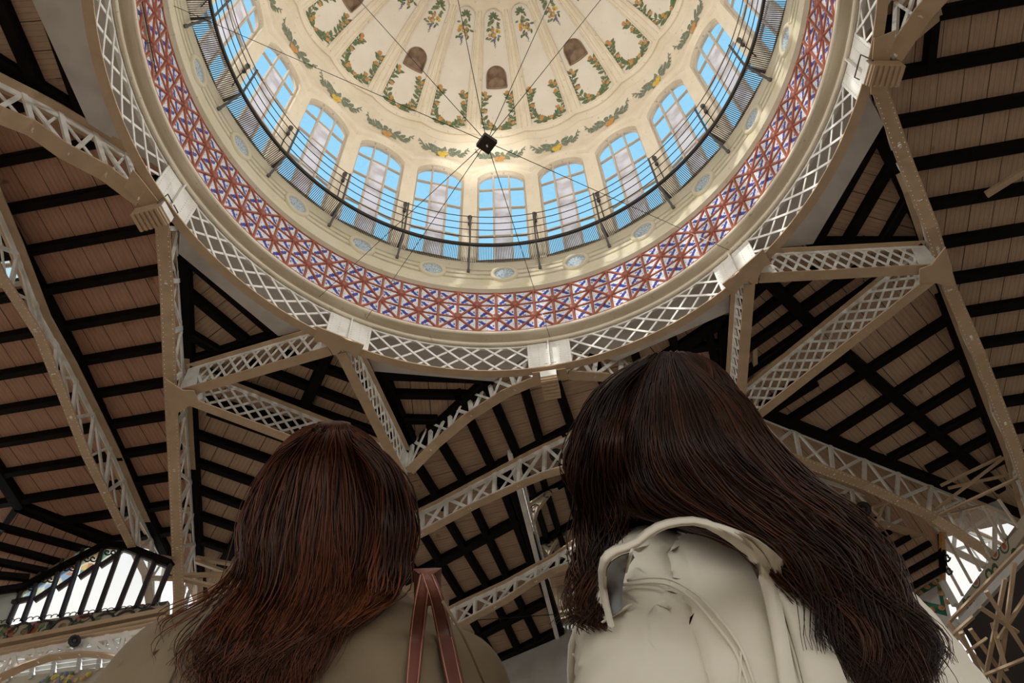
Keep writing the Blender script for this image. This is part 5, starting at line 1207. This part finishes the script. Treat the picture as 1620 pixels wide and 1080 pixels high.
def person(label, hx, hy, hz, yaw, s, tilt, shift, jm, tm, hairm, jdisp, sleeve=.0):
    """hx,hy,hz = world centre of the head; standing figure facing +Y turned by yaw"""
    Rz = Matrix.Rotation(-yaw, 4, 'Z')
    base = Vector((hx, hy, 0)) + (Rz @ Vector((shift[0], shift[1], 0)))
    root = empty('person', tuple(base), -yaw, label=label, cat='person')
    TM = Matrix.Translation(base) @ Rz
    TI = TM.inverted()
    H = TI @ Vector((hx, hy, hz))
    nb = Vector((0, -.01, 1.36*s))
    ht = Matrix.Translation(H) @ Matrix.Rotation(tilt, 4, 'X')
    # ---- body: one continuous surface
    mb = MB()
    hb_ = MB()
    blob(hb_, (0, -.012, .012), (.074, .092, .10), 20); blob(hb_, (0, .03, -.045), (.058, .062, .065), 16); blob(hb_, (0, .06, -.085), (.028, .03, .022), 10)
    limb(hb_, [Vector((0, .078, .01)), Vector((0, .098, -.025))], [.009, .013], 8); blob(hb_, (0, .082, -.058), (.024, .012, .010), 10)
    for sg in (-1, 1): blob(hb_, (sg*.077, -.005, -.015), (.010, .02, .032), 10); blob(hb_, (sg*.032, .062, -.03), (.02, .02, .02), 10)
    mb.add([ht @ Vector(v) for v in hb_.v], hb_.f)
    limb(mb, [nb+Vector((0, 0, -.06)), nb, ht @ Vector((0, -.03, -.06))], [.058, .054, .052], 16)
    loft(mb, [(.84*s, .165, .11, 0), (.93*s, .168, .115, -.01), (1.03*s, .128, .09, 0), (1.15*s, .14, .10, 0), (1.25*s, .155, .105, 0), (1.32*s, .15, .085, 0), (1.355*s, .09, .06, 0)])
    for sg in (-1, 1):
        limb(mb, [Vector((sg*.145, 0, 1.295*s)), Vector((sg*.205, -.03, 1.05*s)), Vector((sg*.225, .06, .83*s))], [.052, .038, .026], 12)
        w_ = Vector((sg*.225, .06, .83*s)); blob(mb, w_+Vector((0, .02, -.05)), (.016, .038, .045), 12)
        for k, (dy, L_) in enumerate(((-.012, .062), (.010, .075), (.031, .07), (.050, .055))):
            a = w_+Vector((0, dy, -.08)); limb(mb, [a, a+Vector((-sg*.004, .004, -L_*.5)), a+Vector((-sg*.016, .006, -L_))], [.0085, .008, .007], 8)
        limb(mb, [w_+Vector((-sg*.005, .045, -.03)), w_+Vector((-sg*.012, .075, -.055)), w_+Vector((-sg*.018, .083, -.08))], [.011, .0095, .008], 8)
        limb(mb, [Vector((sg*.085, 0, .86*s)), Vector((sg*.095, .01, .48*s)), Vector((sg*.10, -.01, .09*s))], [.088, .056, .036], 14)
        limb(mb, [Vector((sg*.10, -.02, .045)), Vector((sg*.11, .12, .035))], [.035, .028], 10)
    body = remesh(mb, 'body', M['skin'], .0065, 3); bo = link('body', body, root, Matrix())
    for sg in (-1, 1):
        mb = MB(); blob(mb, ht @ Vector((sg*.031, .074, .0)), .0125, 12); e_ = link('eye', mb.mesh('eye', M['eye'], True), root, Matrix())
        mb = MB(); blob(mb, ht @ Vector((sg*.031, .0835, .0)), .0055, 10); link('iris', mb.mesh('iris', M['iris'], True), root, Matrix())
        mb = MB(); mb.tube([ht @ Vector((sg*(.016+.007*i), .086-.0035*i, .022+.003*math.sin(i*.8))) for i in range(5)], .0025, 5); link('eyebrow', mb.mesh('eyebrow', hairm, True), root, Matrix())
    mb = MB(); mb.tube([ht @ Vector((-.02+.005*i, .094-.00012*(i-4)**2*3, -.058)) for i in range(9)], [.001, .003, .004, .0045, .0045, .0045, .004, .003, .001], 6); link('mouth', mb.mesh('mouth', M['lip'], True), root, Matrix())
    # ---- trousers and shoes
    mb = MB(); loft(mb, [(.80*s, .17, .12, 0), (.90*s, .178, .125, -.01), (1.0*s, .15, .11, 0)])
    for sg in (-1, 1): limb(mb, [Vector((sg*.085, 0, .84*s)), Vector((sg*.095, .01, .48*s)), Vector((sg*.10, -.01, .10*s))], [.10, .075, .062], 14)
    link('trousers', remesh(mb, 'trousers', tm, .012, 4, lambda c: .004*mnoise.noise(c*9)), root, Matrix())
    for sg in (-1, 1):
        mb = MB(); limb(mb, [Vector((sg*.10, -.04, .05)), Vector((sg*.11, .10, .045)), Vector((sg*.115, .17, .035))], [.045, .042, .034], 12); me = remesh(mb, 'shoe', M['paint'], .009, 3)
        for v in me.vertices: v.co.z = max(v.co.z, .0)
        link('shoe', me, root, Matrix())
    # ---- jacket
    mb = MB()
    loft(mb, [(.80*s, .20, .145, 0), (.95*s, .185, .14, 0), (1.08*s, .175, .135, 0), (1.20*s, .178, .135, -.005), (1.28*s, .172, .12, -.008), (1.325*s, .145, .10, -.01), (1.365*s, .10, .078, -.012), (1.395*s, .078, .07, -.008), (1.43*s, .066, .062, -.005)], 32)
    for sg in (-1, 1): limb(mb, [Vector((sg*.10, -.005, 1.325*s)), Vector((sg*.150, -.005, 1.285*s)), Vector((sg*.205, -.03, 1.05*s)), Vector((sg*.225, .05, .86*s))], [.055, .066+sleeve, .06, .052], 16)
    jk = remesh(mb, 'jacket', jm, .011, 5, jdisp); jo = link('jacket', jk, root, Matrix())
    return root, TM, jo, bo, H, ht
def wr_noise(amp, fr):
    def f(c):
        q_ = Vector((c.x*1.0, c.y, c.z*.55)); a = mnoise.noise(q_*fr); b_ = mnoise.noise(q_*fr*2.3+Vector((5, 2, 1)))
        return amp*(1-abs(a)*2.2) + amp*.4*b_
    return f
M['khaki'] = mat('khaki_suede', (.16, .12, .07), .95, 0, noise_mix((.135, .098, .055), (.20, .15, .09), 9, .3, .7, 8, .3))
M['cream'] = mat('cream_leather', (.55, .48, .37), .55, 0, noise_mix((.74, .70, .58), (.60, .56, .45), 7, .3, .75, 8, .25))
M['lining'] = mat('grey_lining', (.22, .23, .23), .8)
M['denim'] = mat('dark_denim', (.03, .04, .07), .9); M['blacktrouser'] = mat('black_trousers', (.02, .02, .022), .9)
M['strap'] = mat('red_brown_leather', (.17, .06, .04), .5, 0, noise_mix((.17, .058, .038), (.13, .042, .028), 12))
M['stitch'] = mat('pale_stitching', (.45, .22, .15), .7)
M['hairL'] = hair_mat('auburn_hair', (.022, .009, .005), (.19, .056, .022))
M['hairR'] = hair_mat('dark_brown_hair', (.016, .008, .006), (.10, .038, .018))
def PD(px, py, dep): return Vector((0, 0, CAMZ)) + ray(px, py)*dep
camp = Vector((0, 0, CAMZ))
hL = PD(517, 832, 1.13); hR = PD(1052, 724, 1.09)
pL = person('person seen from behind with long auburn hair, khaki suede jacket and red-brown bag strap', hL.x, hL.y, hL.z, math.radians(-8), 1.05, math.radians(42), (.02, .01), M['khaki'], M['denim'], M['hairL'], wr_noise(.013, 4.5))
pR = person('person seen from behind with long dark wavy hair and a cream leather jacket', hR.x, hR.y, hR.z, math.radians(-20), 1.105, math.radians(40), (.125, .07), M['cream'], M['blacktrouser'], M['hairR'], wr_noise(.019, 4.2), .004)
def surf(pp, extra=()):
    vs = []; fs = []
    for o in (pp[2], pp[3]) + tuple(extra):
        k = len(vs); vs += [pp[1] @ v.co for v in o.data.vertices]; fs += [tuple(k+i for i in p.vertices) for p in o.data.polygons]
    return BVHTree.FromPolygons(vs, fs)
def catmull(pts, N):
    P_ = np.array(pts, float); P_ = np.vstack([2*P_[0]-P_[1], P_, 2*P_[-1]-P_[-2]]); n = len(P_)-3; out = []
    for t in np.linspace(0, n-1e-6, N):
        i = int(t); f = t-i; a, b, c, d = P_[i:i+4]
        out.append(.5*((2*b)+(-a+c)*f+(2*a-5*b+4*c-d)*f*f+(-a+3*b-3*c+d)*f**3))
    return np.array(out)
def drape(bvh, px, py, dep, off):
    d = ray(px, py); h = bvh.ray_cast(camp, d.normalized())
    if h[0] is not None:
        dd = (h[0]-camp).dot(fwv) - off
        if abs(dd-dep) < .35: return PD(px, py, min(dd, dep) if dd < dep else (dd*.85+dep*.15 if dd-dep < .12 else dep))
    return PD(px, py, dep)
def hair(pp, guides, hm, n, seed, cap, wave, dens, split, label=None, rad=.0011, spread=.010, N=30, groups=None):
    root, TM, jo, bo, H, ht = pp; TI = TM.inverted()
    mb = MB()
    blob(mb, ht @ Vector((0, -.02, .02)), (.088, .102, .108), 24)
    for px, py, dep, r in cap: blob(mb, TI @ PD(px, py, dep), r, 12)
    cm = remesh(mb, 'hair_mass', hm, .011, 5)
    at_ = cm.attributes.new('shade', 'FLOAT', 'POINT'); at_.data.foreach_set('value', [.08]*len(cm.vertices))
    # keep the face free
    hi = ht.inverted(); bm_ = bmesh.new(); bm_.from_mesh(cm)
    kill = [v for v in bm_.verts if (lambda q_: q_.y > .045 and q_.z < .055 and abs(q_.x) < .06 and q_.length < .17)(hi @ v.co)]
    bmesh.ops.delete(bm_, geom=kill, context='VERTS'); bm_.to_mesh(cm); bm_.free(); cm.update()
    ho = link('hair', cm, root, Matrix())
    bvh = surf(pp, (ho,))
    G = [catmull([tuple(drape(bvh, x, y, d, .006)) for x, y, d in g], N) for g in guides]
    G = np.array(G); ng = len(G); r_ = np.random.RandomState(seed)
    wd = np.array(dens, float); idx = np.interp(r_.uniform(0, 1, n), np.concatenate([[0], np.cumsum(wd)/wd.sum()]), np.arange(ng)); idx = np.clip(idx, 0, ng-1-1e-4); cl = np.round(idx*7)/7; idx = np.clip(idx*.45+cl*.55, 0, ng-1-1e-4)     # strands gather into locks
    i0 = idx.astype(int); f = (idx-i0)[:, None, None]
    S_ = G[i0]*(1-f)+G[i0+1]*f
    t = np.linspace(0, 1, N)[None, :]
    # each strand starts and stops at its own place along the guide
    cut0 = r_.uniform(0, .04, n)[:, None]; cut1 = 1 - r_.uniform(0, 1, n)[:, None]**3*.28; cut1 = np.where((i0 == split)[:, None], np.minimum(cut1, r_.uniform(.38, .52, n)[:, None]), cut1); i0_keep = i0
    tt = cut0 + (cut1-cut0)*t; ti = np.clip(tt*(N-1), 0, N-1.001); a_ = ti.astype(int); fr = (ti-a_)[..., None]; rr = np.arange(n)[:, None]
    S_ = S_[rr, a_]*(1-fr)+S_[rr, a_+1]*fr
    lock = np.round(cl*7).astype(int); lr = np.random.RandomState(seed+1); LK = lr.uniform(0, 6.28, (400, 3)); LA = lr.uniform(.3, 1, (400, 1))
    ph = LK[lock % 400]; amp = (tt**1.5)*wave*LA[lock % 400]
    side = np.array(rtv)[None, None, :]; dep = np.array(fwv)[None, None, :]
    S_ = S_ + side*(amp*np.sin(tt*13+ph[:, :1]))[..., None] + dep*(amp*.6*np.sin(tt*11+ph[:, 1:2]))[..., None]
    jit = r_.normal(0, 1, (n, 2)); ramp = np.minimum(1, .25+tt*1.6)
    S_ = S_ + side*((jit[:, :1]*spread*.8)*ramp)[..., None] + dep*(-np.abs(jit[:, 1:2])*spread*.55*ramp)[..., None] + side*(.0016*np.sin(tt*30+jit[:, :1]*9))[..., None]
    TIm = np.array(TI); S_ = S_ @ TIm[:3, :3].T + TIm[:3, 3]
    # short strands wrapping the scalp from the crown
    m_ = 2600; fi = r_.uniform(-PI*1.02, .02*PI, m_)[:, None]; th = (r_.uniform(.0, .35, m_)[:, None] + (r_.uniform(1.7, 2.25, m_)[:, None])*np.linspace(0, 1, N)[None, :])
    fi = fi + .06*np.sin(th*4+fi*9); rs = .985 + .015*np.sin(fi*37)+r_.uniform(0, .03, m_)[:, None]
    loc_ = np.stack([.090*np.sin(th)*np.cos(fi)*rs, -.02+.104*np.sin(th)*np.sin(fi)*rs, .02+.110*np.cos(th)*rs], -1)
    q0 = np.array((ht @ Matrix.Rotation(-.25, 4, 'X')))
    loc_ = loc_ @ q0[:3, :3].T + q0[:3, 3]
    S_ = np.concatenate([S_, loc_]); n = n+m_; t = np.linspace(0, 1, N)[None, :]; lock = np.concatenate([lock, (np.round(fi[:, 0]*14).astype(int)+200)])
    d_ = np.gradient(S_, axis=1); d_ /= np.linalg.norm(d_, axis=2, keepdims=True)+1e-9
    ref = np.array([.3, .2, .93]); u = np.cross(d_, ref); u /= np.linalg.norm(u, axis=2, keepdims=True)+1e-9; v = np.cross(d_, u)
    R_ = rad*(1-.75*t**3)*r_.uniform(.6, 1.25, n)[:, None]
    V = np.stack([S_+(u*math.cos(a)+v*math.sin(a))*R_[..., None] for a in (0, 2.094, 4.189)], 2).reshape(-1, 3)
    b0 = (np.arange(n)[:, None, None]*N*3 + np.arange(N-1)[None, :, None]*3); k = np.arange(3)[None, None, :]; k2 = (k+1) % 3
    F = np.stack([b0+k, b0+k2, b0+3+k2, b0+3+k], -1).reshape(-1, 4)
    me = bpy.data.meshes.new('hair_strands'); me.vertices.add(len(V)); me.vertices.foreach_set('co', V.ravel().astype(np.float32))
    me.loops.add(F.size); me.loops.foreach_set('vertex_index', F.ravel().astype(np.int32)); me.polygons.add(len(F)); me.polygons.foreach_set('loop_start', np.arange(0, F.size, 4, dtype=np.int32))
    me.update(calc_edges=True); me.validate(); me.polygons.foreach_set('use_smooth', [True]*len(F))
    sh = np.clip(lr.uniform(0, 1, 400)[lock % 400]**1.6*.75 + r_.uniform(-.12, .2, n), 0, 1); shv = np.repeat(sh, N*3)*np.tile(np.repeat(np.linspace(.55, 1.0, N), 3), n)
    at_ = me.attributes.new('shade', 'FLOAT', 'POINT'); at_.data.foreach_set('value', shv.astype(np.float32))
    me.materials.append(hm); so_ = link('hair_strands', me, ho, Matrix()); tag(so_, kind='stuff')
    return bvh
gL = [[(505, 674, 1.12), (505, 682, 1.08), (440, 722, 1.07), (398, 800, 1.06), (388, 872, 1.03), (345, 925, .97), (272, 965, .93), (258, 990, .93)],
      [(508, 670, 1.12), (508, 678, 1.05), (440, 725, 1.03), (402, 820, 1.02), (392, 900, .97), (350, 960, .92), (315, 1020, .88), (300, 1075, .85)],
      [(512, 668, 1.12), (512, 676, 1.04), (455, 730, .99), (420, 830, .97), (408, 920, .94), (365, 1000, .88), (320, 1045, .85), (325, 1090, .83)],
      [(516, 667, 1.12), (516, 675, 1.03), (475, 730, .97), (450, 830, .94), (445, 930, .90), (405, 1005, .85), (365, 1060, .82), (370, 1110, .8)],
      [(520, 666, 1.12), (520, 674, 1.03), (495, 735, .96), (480, 830, .93), (475, 930, .89), (440, 1010, .84), (385, 1060, .81), (395, 1120, .78)],
      [(525, 666, 1.12), (525, 674, 1.03), (515, 735, .955), (508, 830, .93), (500, 930, .89), (455, 1005, .84), (410, 1050, .81), (410, 1120, .78)],
      [(530, 666, 1.12), (530, 674, 1.03), (535, 740, .955), (535, 830, .93), (525, 920, .89), (490, 990, .85), (430, 1040, .82), (420, 1110, .78)],
      [(535, 666, 1.12), (535, 674, 1.03), (560, 740, .96), (570, 830, .935), (560, 910, .90), (530, 970, .86), (460, 1030, .82), (440, 1110, .78)],
      [(540, 667, 1.12), (540, 675, 1.04), (585, 735, .98), (602, 820, .96), (598, 900, .92), (570, 950, .88), (500, 1000, .84), (460, 1085, .8)],
      [(545, 668, 1.12), (545, 676, 1.05), (608, 738, 1.01), (628, 820, 1.0), (622, 890, .95), (598, 935, .91), (540, 975, .87), (480, 1060, .82)],
      [(548, 670, 1.12), (548, 678, 1.08), (620, 745, 1.06), (638, 820, 1.04), (632, 880, 1.0), (612, 925, .95), (580, 955, .91), (540, 985, .87)]]
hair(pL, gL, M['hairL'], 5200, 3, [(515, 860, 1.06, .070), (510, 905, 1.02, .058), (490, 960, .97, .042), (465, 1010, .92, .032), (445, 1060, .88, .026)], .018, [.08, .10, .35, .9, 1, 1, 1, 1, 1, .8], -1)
gR = [[(1030, 562, 1.05), (955, 610, 1.05), (916, 680, 1.05), (908, 730, 1.04), (932, 775, 1.03), (935, 830, 1.0), (925, 890, .98), (938, 950, .96), (948, 985, .95)],
      [(1035, 560, 1.03), (970, 610, .99), (935, 690, .97), (930, 760, .96), (945, 820, .96), (940, 870, .95), (930, 930, .94), (942, 975, .94), (950, 995, .93)],
      [(1040, 558, 1.02), (990, 620, .95), (962, 700, .93), (960, 770, .92), (975, 815, .92), (970, 850, .92), (950, 890, .93), (938, 940, .93), (950, 985, .93)],
      [(1045, 557, 1.02), (1005, 620, .94), (985, 700, .92), (990, 770, .90), (1020, 812, .89), (1090, 828, .88), (1180, 850, .87), (1270, 920, .85), (1330, 1000, .82)],
      [(1050, 556, 1.02), (1030, 620, .935), (1025, 700, .915), (1050, 770, .90), (1120, 815, .89), (1200, 850, .87), (1270, 910, .85), (1330, 985, .83), (1375, 1080, .80)],
      [(1056, 556, 1.02), (1062, 620, .935), (1075, 700, .915), (1120, 765, .91), (1190, 815, .90), (1260, 865, .88), (1320, 925, .86), (1370, 1000, .84), (1400, 1090, .80)],
      [(1062, 557, 1.02), (1095, 625, .95), (1125, 700, .93), (1180, 760, .93), (1245, 810, .91), (1305, 865, .89), (1360, 925, .88), (1405, 1000, .85), (1410, 1085, .82)],
      [(1068, 558, 1.03), (1125, 625, .98), (1165, 695, .96), (1220, 760, .95), (1280, 810, .94), (1335, 860, .92), (1385, 920, .90), (1435, 995, .87), (1435, 1075, .84)],
      [(1075, 560, 1.05), (1150, 620, 1.03), (1195, 690, 1.02), (1250, 752, .99), (1305, 800, .97), (1350, 858, .95), (1388, 918, .93), (1436, 988, .90), (1440, 1060, .87)],
      [(1080, 563, 1.08), (1160, 622, 1.07), (1205, 690, 1.05), (1262, 748, 1.02), (1315, 795, 1.0), (1362, 853, .97), (1402, 915, .95), (1452, 988, .92), (1458, 1042, .89)]]
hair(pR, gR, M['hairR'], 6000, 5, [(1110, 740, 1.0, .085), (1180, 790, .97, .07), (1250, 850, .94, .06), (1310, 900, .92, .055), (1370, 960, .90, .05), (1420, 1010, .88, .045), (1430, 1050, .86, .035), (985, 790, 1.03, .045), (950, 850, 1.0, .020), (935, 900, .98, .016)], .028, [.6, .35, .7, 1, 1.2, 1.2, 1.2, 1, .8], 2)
# ---- details of the clothes: seams, collars, straps laid on the jackets
sL, sR = surf(pL), surf(pR)
def seam(pp, bvh, name, px, r, m, off=.001, dep=.8):
    TI = pp[1].inverted(); pts = catmull([tuple(TI @ drape(bvh, x, y, dep, off)) for x, y in px], 4*len(px)); mb = MB(); mb.tube([Vector(p) for p in pts], r, 6)
    return link(name, mb.mesh(name, m, True), pp[0], Matrix())
def band(pp, bvh, name, pa, pb, m, off=.006, dep=.8, th=.004, parent=True):
    TI = pp[1].inverted() if parent else Matrix(); n = 24
    A = catmull([tuple(TI @ drape(bvh, x, y, dep, off)) for x, y in pa], n); B = catmull([tuple(TI @ drape(bvh, x, y, dep, off)) for x, y in pb], n)
    nf = (TI.to_3x3() @ fwv); mb = MB(); vs = []
    for i in range(n):
        a, b = Vector(A[i]), Vector(B[i]); mid = (a+b)/2 - nf*th*1.5
        vs.append([a, mid*.5+a*.5, mid, mid*.5+b*.5, b, b+nf*th*2, a+nf*th*2, a])
    mb.grid(vs); mb.f += [tuple(range(7)), tuple((n-1)*8+i for i in range(7))[::-1]]; mb.m += [0, 0]
    return mb, name
def bandobj(pp, *a, **k): mb, name = band(pp, *a, **k); return link(name, mb.mesh(name, a[4] if len(a) > 4 else k['m'], True), pp[0], Matrix())
cr = M['cream']
bandobj(pR, sR, 'collar', [(962, 990), (948, 930), (950, 888), (968, 868), (1002, 856), (1032, 833), (1065, 822), (1108, 820), (1150, 836), (1195, 862), (1225, 905), (1242, 980), (1262, 1090)],
        [(972, 990), (960, 930), (962, 896), (975, 880), (1006, 868), (1036, 846), (1065, 834), (1105, 832), (1142, 850), (1180, 880), (1205, 925), (1222, 1000), (1238, 1090)], cr, off=.010, th=.004)
bandobj(pR, sR, 'back_yoke', [(1110, 822), (1160, 836), (1212, 862), (1250, 900), (1285, 960), (1320, 1030), (1345, 1090)], [(1140, 838), (1180, 862), (1212, 895), (1228, 935), (1246, 985), (1262, 1040), (1275, 1090)], cr, off=.005, th=.003)
bandobj(pR, sR, 'lining', [(968, 975), (958, 930), (962, 898), (978, 882), (1000, 874)], [(985, 960), (985, 930), (990, 905), (998, 890), (1004, 882)], M['lining'], off=.002, th=.002)
for px in ([(992, 918), (1030, 913), (1065, 918), (1105, 942), (1140, 980), (1172, 1025), (1196, 1090)], [(985, 925), (1028, 921), (1062, 926), (1098, 949), (1132, 988), (1164, 1032), (1186, 1090)], [(1226, 924), (1245, 918), (1268, 917)], [(952, 985), (975, 970), (1000, 955)], [(1172, 1030), (1170, 1090)], [(1212, 905), (1232, 960), (1252, 1020), (1270, 1090)]):
    seam(pR, sR, 'seam', px, .0016, cr, -.0002)
seam(pR, sR, 'seam', [(1002, 862), (997, 880), (990, 905)], .0016, cr, .0)
# lapel hanging out on the far side of the cream jacket
TI = pR[1].inverted(); mb = MB(); lp = [(948, 962), (930, 970), (914, 990), (905, 1020), (903, 1060), (905, 1110)]
rows = [[TI @ PD(x, y, .97), TI @ PD(x+(955-x)*.5, y+6, .96), TI @ PD(975, y+12, .955)] for x, y in lp]; mb.grid(rows); rows2 = [[p+Vector((0, .006, 0)) for p in r] for r in rows]; mb.grid([r[::-1] for r in rows2]); link('lapel', mb.mesh('lapel', cr, True), pR[0], Matrix())
mb = MB(); mb.tube([r[0] for r in rows], .0045, 6); link('piping', mb.mesh('piping', cr, True), pR[0], Matrix())
mb = MB(); mb.tube([TI @ PD(x, y, .955) for x, y in ((905, 1035), (925, 1042), (950, 1048))], .0018, 5); link('seam', mb.mesh('seam', cr, True), pR[0], Matrix())
for px in ([(335, 960), (300, 1010), (262, 1090)], [(700, 950), (735, 1010), (770, 1090)]): seam(pL, sL, 'seam', px, .0015, M['khaki'], -.0003)
0 and bandobj(pL, sL, 'collar', [(390, 925), (430, 905), (520, 890), (600, 880), (640, 878)], [(385, 950), (430, 935), (520, 925), (605, 912), (650, 905)], M['khaki'], off=.012, th=.006)
# ---- bag of the left person: two straps over the right shoulder
bagw = TMp = pL[1] @ Vector((.29, -.02, .86)); bag = empty('shoulder_bag', tuple(bagw), math.radians(8), label='red-brown leather shoulder bag hanging from the right shoulder of the auburn-haired person', cat='bag')
mb = MB(); rows = []
for z, a, b in ((-.2, .05, .13), (-.19, .065, .15), (-.05, .06, .155), (.08, .04, .15), (.12, .015, .145)): rows.append([Vector((a*math.cos(t), b*math.sin(t), z)) for t in [2*PI*i/20 for i in range(20)]])
mb.grid(rows, True); mb.f += [tuple(range(20))[::-1], tuple(80+i for i in range(20))]; mb.m += [0, 0]; link('pouch', mb.mesh('pouch', M['strap'], True), bag, Matrix())
BI = Matrix.Translation(bagw) @ Matrix.Rotation(math.radians(8), 4, 'Z'); BI = BI.inverted()
for k, (pa, pb, dz) in enumerate((([(664, 908), (655, 950), (648, 1000), (644, 1050), (641, 1095)], [(683, 912), (678, 950), (672, 1000), (667, 1050), (662, 1095)], 0.0), ([(666, 906), (680, 950), (690, 1000), (700, 1050), (710, 1095)], [(686, 908), (703, 950), (716, 1000), (727, 1050), (737, 1095)], .004))):
    n = 16; A = [Vector(p) for p in catmull([tuple(drape(sL, x, y, .85, .006+dz)) for x, y in pa], n)]; B = [Vector(p) for p in catmull([tuple(drape(sL, x, y, .85, .006+dz)) for x, y in pb], n)]
    tgt = bagw + Vector((.0, (-.08 if k == 0 else .08), .1))
    for f in (.35, .7, 1.0): A.append(A[n-1].lerp(tgt, f)); B.append(B[n-1].lerp(tgt+Vector((.02, 0, 0)), f))
    # over the shoulder and down the front
    top_ = [PD(672+8*k, 900, .90), PD(672+8*k, 905, .97)]
    A = [top_[1]+Vector((-.012, .02, -.03)), top_[0]+Vector((-.012, 0, 0))] + A; B = [top_[1]+Vector((.012, .02, -.03)), top_[0]+Vector((.012, 0, 0))] + B
    rows = []
    for a, b in zip(A, B): m_ = (a+b)/2 - fwv*.002; rows.append([BI @ p for p in (a, m_, b, b+fwv*.004, a+fwv*.004, a)])
    mb = MB(); mb.grid(rows); so_ = link('strap', mb.mesh('strap', M['strap'], True), bag, Matrix())
    for e_ in (A, B):
        o_ = B if e_ is A else A; mb = MB(); mb.tube([BI @ (p + (q_-p)*.12 - fwv*.0015) for p, q_ in zip(e_[2:n+2], o_[2:n+2])], .0006, 4); link('stitching', mb.mesh('stitching', M['stitch']), so_, Matrix())
